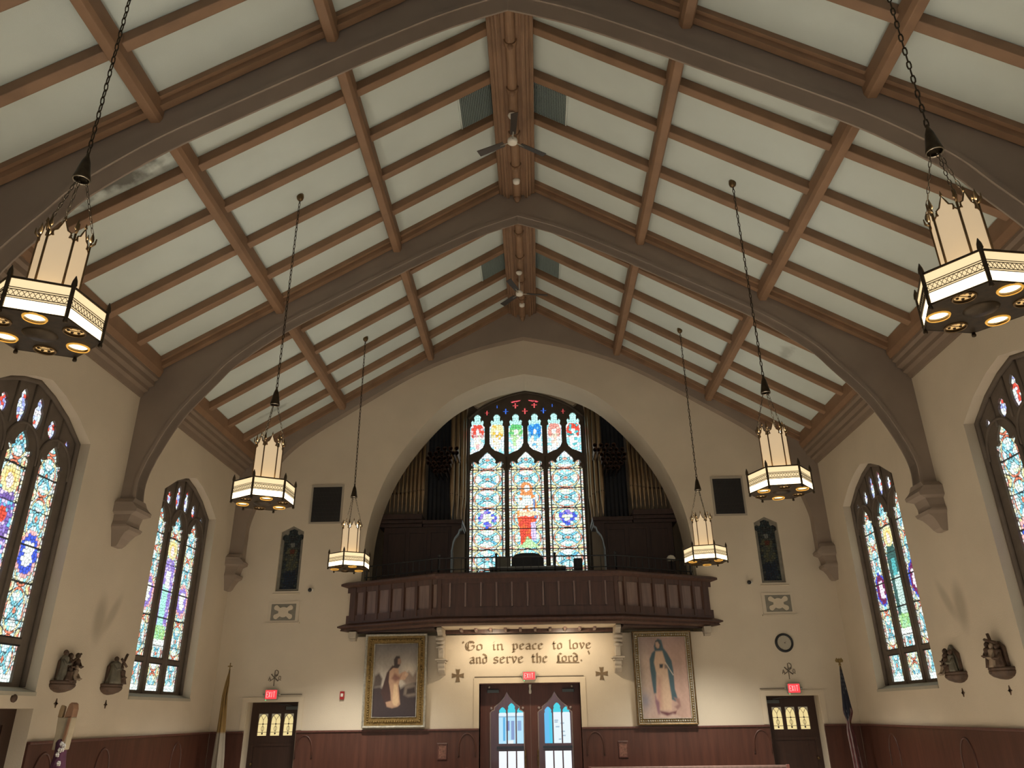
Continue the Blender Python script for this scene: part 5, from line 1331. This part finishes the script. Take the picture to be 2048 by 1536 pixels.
# pierced quatrefoil panels below the small windows
GREYPLQ = mat('grey_panel_ground', (.22, .20, .155), .8, var=.1, scale=15)
for cx, zc, sd in ((-5.15, 3.92, 'left'), (5.16, 3.93, 'right')):
    t = thing('quatrefoil_panel', 'small framed wall panel with a cream quatrefoil under the %s dark window' % sd, 'wall panel', (cx, D, 3.69), 'quatrefoil wall panels')
    MB().prism(rect(cx-.33, 3.70, cx+.33, 4.14), [rect(cx-.262, zc-.168, cx+.262, zc+.168)], XZ, D-.015, D).build('surround', PLASTER, t)
    mb = MB().box((cx-.36, D-.035, 3.685), (cx+.36, D, 3.71)); mb.build('ledge', PLASTER, t)
    MB().box((cx-.262, D-.008, zc-.168), (cx+.262, D, zc+.168)).build('ground', GREYPLQ, t)
    pts = []
    for a in np.linspace(0, 2*math.pi, 73)[:-1]:
        c4 = abs(math.cos(2*a)); r = 1
        # central round with four lobes at the corners
        best = .105/1.0
        for sx in (-1, 1):
            for sz in (-1, 1):
                lx, lz, lr = sx*.145, sz*.088, .055
                ux, uz = math.cos(a)*1.35, math.sin(a); L = math.hypot(ux, uz); ux /= L; uz /= L
                bq = ux*lx+uz*lz; dq = lx*lx+lz*lz-lr*lr
                if bq > 0 and bq*bq-dq > 0: best = max(best, bq+math.sqrt(bq*bq-dq))
        ux, uz = math.cos(a)*1.35, math.sin(a); L = math.hypot(ux, uz); pts.append((cx+ux/L*best, zc+uz/L*best))
    MB().prism(pts, [], XZ, D-.022, D-.006).build('quatrefoil', TRIMPLASTER, t, bevel=.005)

# small cameras, alarm, wall sounder, framed notices
for x, sd in ((-4.62, 'left'), (4.61, 'right')):
    t = thing('security_camera', 'small round black security camera on the end wall beside the %s end of the gallery' % sd, 'camera', (x, D, 4.32), 'wall cameras')
    MB().ball((x, D-.045, 4.36), .042, 14, 10).build('lens_ball', BLACK, t)
    MB().box((x+.0, D-.04, 4.34), (x+.07, D, 4.385)).build('mount', WHITE, t, bevel=.008)
t = thing('fire_alarm', 'small red fire alarm with a white strobe left of the kneeling-figure painting', 'alarm', (-3.775, D, 2.22))
MB().box((-3.82, D-.04, 2.21), (-3.73, D, 2.36)).build('housing', mat('alarm_red', (.35, .02, .02), .4), t, bevel=.006)
MB().box((-3.80, D-.052, 2.26), (-3.75, D-.04, 2.32)).build('strobe', WHITE, t, bevel=.004)
t = thing('wall_sounder', 'small round brown fitting on the left wall above the side door', 'wall fitting', (-W, 10.02, 2.10))
vs = []; fs = []
for k in range(20):
    a = 2*math.pi*k/20
    for r, d in ((.045, 0), (.05, .02), (.04, .035), (.015, .04), (.0001, .04)): vs.append((-W+d, 10.02+r*math.cos(a), 2.155+r*math.sin(a)))
for k in range(20):
    for i in range(4): fs.append((k*5+i, ((k+1) % 20)*5+i, ((k+1) % 20)*5+i+1, k*5+i+1))
MB().add(vs, fs, True).build('cover', RELIEF, t)
for x, lab in ((-1.735, 'small framed notice on the wainscot left of the double door'), (1.78, 'small framed notice on the wainscot right of the double door')):
    t = thing('framed_notice', lab, 'notice', (x, D-.03, 1.11), 'notices on the wainscot')
    MB().prism(rect(x-.09, 1.11, x+.09, 1.39), [rect(x-.075, 1.13, x+.075, 1.37)], XZ, D-.05, D-.03).build('frame', DOORWOOD, t)
    MB().box((x-.095, D-.055, 1.385), (x+.095, D-.03, 1.40)).build('top_moulding', GALPANEL, t)
    MB().box((x-.075, D-.04, 1.13), (x+.075, D-.03, 1.37)).build('sheet', mat('notice_sheet', (.16, .07, .045), .5, var=.5, scale=30), t)

# ---------------------------------------------------------------- carved reliefs on the side walls
def robed(mb, base, h, w, lean=(0, 0), seed=0, fold=7):
    """a draped standing body: folded cone with shoulders"""
    rng = random.Random(seed); ph = rng.uniform(0, 6); K = 28
    prof = [(1.0, 0), (.92, .12), (.78, .35), (.66, .55), (.70, .70), (.74, .78), (.58, .84), (.26, .88), (.22, .92)]
    vs = []; fs = []
    for i, (r, z) in enumerate(prof):
        for k in range(K):
            a = 2*math.pi*k/K; rr = w*.5*r*(1+.12*math.sin(fold*a+ph+z*2)*(1-z))
            vs.append((base[0]+rr*math.cos(a)*.8+lean[0]*z, base[1]+rr*math.sin(a)+lean[1]*z, base[2]+z*h))
    for i in range(len(prof)-1):
        for k in range(K): fs.append((i*K+k, i*K+(k+1) % K, (i+1)*K+(k+1) % K, (i+1)*K+k))
    fs.append(tuple(range(K))[::-1]); fs.append(tuple((len(prof)-1)*K+k for k in range(K)))
    mb.add(vs, fs, True)
    return (base[0]+lean[0], base[1]+lean[1], base[2]+h*.97)
def station(sgn, yc, kind, label):
    t = thing('carved_relief', label, 'sculpture', (sgn*W, yc, 2.24), 'carved stations on the side walls')
    X = lambda d: sgn*(W-d); z0 = 2.24
    # half-round bracket with an ogee underside
    mb = MB(); vs = []; fs = []; K = 18; pr = [(.02, -.0), (.10, .01), (.19, .04), (.235, .075), (.245, .10), (.235, .115), (.245, .14), (.235, .155)]
    for k in range(K+1):
        a = math.pi*k/K
        for r, z in pr: vs.append((X(r*math.sin(a)*.75), yc+r*math.cos(a), z0+z))
    n_ = len(pr)
    for k in range(K):
        for i in range(n_-1): fs.append((k*n_+i, (k+1)*n_+i, (k+1)*n_+i+1, k*n_+i+1))
    fs.append(tuple(k*n_+n_-1 for k in range(K+1))); mb.add(vs, fs, False); mb.build('bracket', RELIEF, t)
    zt = z0+.155; B = lambda d, y: (X(d), yc+y, zt)
    def body(d, y, h, w, m, lean=(0, 0), seed=0, head=True, hr=.032):
        mb = MB(); w *= 1.22; hd = robed(mb, B(d, y), h, w, (sgn*-lean[0], lean[1]), seed); o = mb.build('robed_figure', m, t)
        if head:
            q = MB(); q.ball(hd, hr, 12, 8, (1, .9, 1.15)); q.ball((hd[0]+sgn*.010, hd[1], hd[2]+.010), hr*1.08, 12, 8, (.9, .95, 1.05)); q.build('head', RELIEF if m is not RELIEFPALE else RELIEFPALE, o)
            q = MB(); q.tube([(hd[0], hd[1]-w*.3, hd[2]-.08), (hd[0]-sgn*.05, hd[1]-w*.28, hd[2]-.15), (hd[0]-sgn*.09, hd[1]-w*.05, hd[2]-.14)], [.022, .018, .010], 8)
            q.tube([(hd[0], hd[1]+w*.3, hd[2]-.08), (hd[0]-sgn*.05, hd[1]+w*.3, hd[2]-.15), (hd[0]-sgn*.09, hd[1]+w*.08, hd[2]-.14)], [.022, .018, .010], 8); q.build('arm', m, o)
    def beam(p, q, w=.02):
        MB().tube([(X(p[0]), yc+p[1], zt+p[2]), (X(q[0]), yc+q[1], zt+q[2])], w, 4).build('cross_beam', RELIEF, t)
    MB().prism([(yc-.17, zt), (yc+.15, zt), (yc+.17, zt+.18), (yc+.10, zt+.30), (yc-.05, zt+.33), (yc-.16, zt+.25)], [], YZ, sgn*W, X(.05)).build('background', RELIEF, t, bevel=.015)
    if kind == 0:
        body(.08, -.12, .36, .13, RELIEFGREY, seed=1); body(.07, .02, .33, .12, RELIEF, seed=2); body(.08, .13, .34, .12, RELIEF, (0, .05), seed=3)
        body(.15, .03, .17, .10, RELIEFPALE, (0, .05), seed=4, hr=.026); body(.14, -.09, .14, .13, RELIEF, (0, .04), seed=5)
        beam((.12, -.1, .18), (.10, .20, .36))
    elif kind == 1:
        body(.10, -.08, .36, .20, RELIEFGREY, seed=6); body(.13, .10, .24, .15, RELIEF, (0, -.05), seed=7)
        beam((.12, .0, .16), (.12, .17, .44), .024); beam((.12, .02, .36), (.12, .20, .26), .024); body(.07, .02, .30, .10, RELIEF, seed=8)
    elif kind == 2:
        MB().prism([(yc-.16, zt), (yc+.16, zt), (yc+.17, zt+.22), (yc+.07, zt+.33), (yc, zt+.39), (yc-.05, zt+.32), (yc-.14, zt+.20)], [], YZ, sgn*W, X(.06)).build('pointed_slab', RELIEFGREY, t, bevel=.02)
        body(.10, .08, .30, .12, RELIEF, seed=9); body(.13, .0, .24, .12, RELIEF, (0, .03), seed=10); body(.11, -.09, .27, .12, RELIEFGREY, seed=11)
        body(.17, .08, .12, .10, RELIEFPALE, seed=12, hr=.02)
    else:
        body(.10, .10, .30, .14, RELIEF, (0, .02), seed=13); body(.12, .0, .27, .13, RELIEFPALE, (0, -.02), seed=14); body(.10, -.11, .26, .12, RELIEF, seed=15)
        beam((.10, -.04, .16), (.10, .03, .43), .024); beam((.10, -.13, .30), (.10, .14, .36), .022)
    # small cross below
    cz = 2.105; mb = MB()
    for (du, dv) in ((0, 1), (1, 0), (0, -1), (-1, 0)):
        L = .065 if dv > 0 else .055
        mb.prism([(yc-.02*abs(dv)-.0*du, cz-.02*abs(du)), (yc+.02*abs(dv), cz-.0+.02*abs(du)*(1)), (yc+du*L, cz+dv*L)] if du == 0 else [(yc, cz-.02), (yc+du*L*.85, cz), (yc, cz+.02)], [], YZ, X(.012), sgn*W)
    return mb
for sgn, yc, kind, lab, lab2 in ((-1, 10.95, 0, 'carved brown relief of crowded figures on the left wall, nearer of the two', 'tiny brown cross under the nearer relief on the left wall'),
                           (-1, 12.23, 1, 'carved relief of a grey-robed figure with a cross on the left wall beside the window', 'tiny brown cross under the relief beside the left window'),
                           (1, 12.19, 2, 'carved relief with a pointed slab on the right wall beside the window', 'tiny brown cross under the relief beside the right window'),
                           (1, 10.98, 3, 'carved brown relief of figures raising a cross on the right wall, nearer of the two', 'tiny brown cross under the nearer relief on the right wall')):
    m = station(sgn, yc, kind, lab); tag(m.build('wall_cross', RELIEF, origin=(sgn*W, yc, 2.105)), lab2, 'cross', 'tiny crosses under the reliefs')

# ---------------------------------------------------------------- flags
FLAGM = attr_mat('flag_cloth', 0, .8)
def flag(x, y, ztop, zbot, label, colf, lean, width, finial, seed):
    t = thing('flag_on_pole', label, 'flag', (x, y, 0))
    MB().tube([(x, y, .02), (x, y, ztop+.02)], .014, 10).build('pole', BRASS, t)
    MB().lathe([(.16, 0), (.16, .03), (.10, .05), (.04, .08), (.03, .2), (.016, .22)], (x, y, 0), 20).build('floor_stand', BRASS, t)
    q = MB()
    if finial == 'cross':
        q.ball((x, y, ztop+.03), .018, 8, 6); q.box((x-.008, y-.006, ztop+.04), (x+.008, y+.006, ztop+.145)); q.box((x-.036, y-.006, ztop+.085), (x+.036, y+.006, ztop+.105))
        for dx, dz in ((-.036, .095), (.036, .095), (0, .148)): q.ball((x+dx, y, ztop+dz), .012, 6, 4)
    else:
        q.ball((x, y, ztop+.03), .025, 8, 6); q.lathe([(.012, .04), (.024, .075), (.018, .12), (.006, .15)], (x, y, ztop), 8)
        for s_ in (-1, 1): q.add([(x, y, ztop+.12), (x+s_*.045, y, ztop+.155), (x+s_*.075, y, ztop+.11), (x+s_*.065, y, ztop+.075), (x+s_*.02, y+.0, ztop+.07), (x, y+.014, ztop+.12), (x+s_*.045, y+.014, ztop+.155), (x+s_*.075, y+.014, ztop+.11), (x+s_*.065, y+.014, ztop+.075), (x+s_*.02, y+.014, ztop+.07)],
              [(0, 1, 2, 3, 4), (9, 8, 7, 6, 5)]+[(i, (i+1) % 5, 5+(i+1) % 5, 5+i) for i in range(5)])
    q.build('finial', GOLD, t)
    nu, nv = 64, 60; vs = []; cols = []
    for j in range(nv):
        v = j/(nv-1); z = ztop+(zbot-ztop)*v
        wdt = width(v)
        for i in range(nu):
            a = 2*math.pi*i/nu; r = wdt*(1+.28*math.sin(5*a+seed+v*1.5)+.12*math.sin(9*a+seed*2))
            vs.append((x+lean(v)+r*math.cos(a), y+r*math.sin(a)*.75, z)); cols.append(colf(i/nu, v))
    f = [(j*nu+i, j*nu+(i+1) % nu, (j+1)*nu+(i+1) % nu, (j+1)*nu+i) for j in range(nv-1) for i in range(nu)]
    b = wloc(t); me = bpy.data.meshes.new('cloth'); me.from_pydata([(p[0]-b.x, p[1]-b.y, p[2]-b.z) for p in vs], [], f)
    at = me.color_attributes.new('Col', 'FLOAT_COLOR', 'POINT'); at.data.foreach_set('color', [c for q_ in cols for c in (*q_, 1)])
    me.polygons.foreach_set('use_smooth', [True]*len(f)); me.materials.append(FLAGM)
    o = bpy.data.objects.new('cloth', me); C.objects.link(o); o.parent = t
def wfn(pts): return lambda v: float(np.interp(v, [p[0] for p in pts], [p[1] for p in pts]))
flag(-5.865, 15.6, 2.73, .55, 'furled yellow and white flag on a cross-topped pole in the left corner',
     lambda u, v: (.19, .11, .028) if v < .50 else (.26, .22, .165), wfn([(0, 0), (.2, -.035), (.5, -.015), (1, .02)]), wfn([(0, .012), (.1, .035), (.3, .05), (.5, .065), (.7, .085), (1, .10)]), 'cross', 1.0)
def us(u, v):
    if v < .40+.05*math.sin(u*12): return (.007, .008, .018) if (math.sin(u*60)*math.sin(v*90) < .82) else (.25, .24, .22)
    return (.075, .012, .012) if math.sin(u*44+v*9) > 0 else (.17, .12, .11)
flag(5.94, 15.6, 2.66, .55, 'furled American flag on a pole with an eagle on top, in the right corner', us, wfn([(0, 0), (.4, -.01), (.5, -.03), (1, .03)]), wfn([(0, .012), (.15, .035), (.3, .055), (.38, .07), (.46, .03), (.55, .055), (.8, .06), (1, .07)]), 'eagle', 2.0)

# ---------------------------------------------------------------- draped stand in the left foreground
t = thing('draped_stand', 'cream post with brown boards on top, draped in purple cloth with white flowers', 'stand', (-5.93, 10.5, 0))
CREAMP = mat('cream_post', (.36, .29, .19), .7, var=.15, scale=6); TAN = mat('tan_board', (.30, .20, .10), .6); BOARD = mat('brown_board', (.25, .13, .07), .6, var=.15, scale=6)
PURPLE = mat('purple_cloth', (.075, .02, .045), .85, var=.3, scale=8); FLOWER = mat('white_flower', (.6, .56, .52), .7); LINEN = mat('linen_cloth', (.42, .38, .30), .8, var=.15, scale=8)
MB().prism([(-6.02, 1.55), (-5.86, 1.55), (-5.845, 1.75), (-5.835, 1.93), (-6.025, 1.93), (-6.015, 1.75)], [], XZ, 10.44, 10.56).build('post', CREAMP, t, bevel=.01)
MB().prism([(-5.94, 1.93), (-5.835, 1.93), (-5.83, 2.03), (-5.845, 2.09), (-5.875, 2.11), (-5.905, 2.09), (-5.925, 2.02)], [], XZ, 10.43, 10.55).build('rounded_board', BOARD, t, bevel=.01)
MB().prism([(-6.03, 1.93), (-5.975, 1.93), (-5.965, 2.06), (-6.01, 2.08), (-6.025, 2.02)], [], XZ, 10.44, 10.5).build('side_board', TAN, t, bevel=.008)
MB().prism([(-5.845, 1.93), (-5.86, 1.72), (-5.885, 1.62), (-5.90, 1.62), (-5.875, 1.93)], [], XZ, 10.42, 10.44).build('brown_strip', BOARD, t)
mb = MB(); hd = robed(mb, (-5.93, 10.5, 1.20), .56, .24, (0, 0), 3, 9); mb.build('purple_drape', PURPLE, t)
mb = MB(); robed(mb, (-5.93, 10.5, .0), 1.32, .42, (0, 0), 5, 11); mb.build('linen_cloth', LINEN, t)
mb = MB(); rng = random.Random(3)
for (x, z) in ((-5.87, 1.62), (-5.85, 1.56), (-5.88, 1.55), (-5.84, 1.60), (-5.86, 1.40), (-5.90, 1.50)):
    for k in range(6): mb.ball((x+.018*math.cos(k), 10.38+.004*k, z+.018*math.sin(k)), .014, 6, 4)
    mb.ball((x, 10.37, z), .012, 6, 4)
mb.build('flowers', FLOWER, t)

# ---------------------------------------------------------------- last pews, only their top rails in view
def pew(x0, x1, y, label):
    t = thing('church_pew', label, 'pew', ((x0+x1)/2, y, 0), 'rearmost pews')
    MB().box((x0, y, .12), (x1, y+.03, .98)).build('backrest', DOORWOOD, t)
    MB().box((x0, y-.02, .97), (x1, y+.05, 1.015)).build('top_rail', GALPANEL, t, bevel=.01)
    MB().box((x0, y-.42, .42), (x1, y, .46)).build('seat', DOORWOOD, t, bevel=.01)
    for x in (x0, x1): MB().prism([(y-.46, .0), (y+.06, .0), (y+.06, 1.0), (y-.02, 1.03), (y-.10, .75), (y-.40, .66), (y-.46, .5)], [], YZ, x-.03, x+.03).build('end_panel', DOORWOOD, t, bevel=.008)
pew(1.05, 4.55, 15.15, 'reddish wooden pew at the back right, only its top rail in view')
pew(-4.55, -1.15, 15.15, 'reddish wooden pew at the back left, only its top rail in view')

# the glass sheets are found by bounced rays; sampling their many small facets as lamps only costs time
for m_ in bpy.data.materials:
    if m_.name in ('stained_glass_daylight', 'street_daylight_glass', 'lantern_shaft_glass', 'downlight_dim', 'amber_rim', 'exit_sign_red', 'exit_letters', 'green_indicator', 'leaded_cream_glass', 'leaded_corner_glass', 'lantern_glass_lit', 'downlight_lit'):
        m_.cycles.emission_sampling = 'NONE'
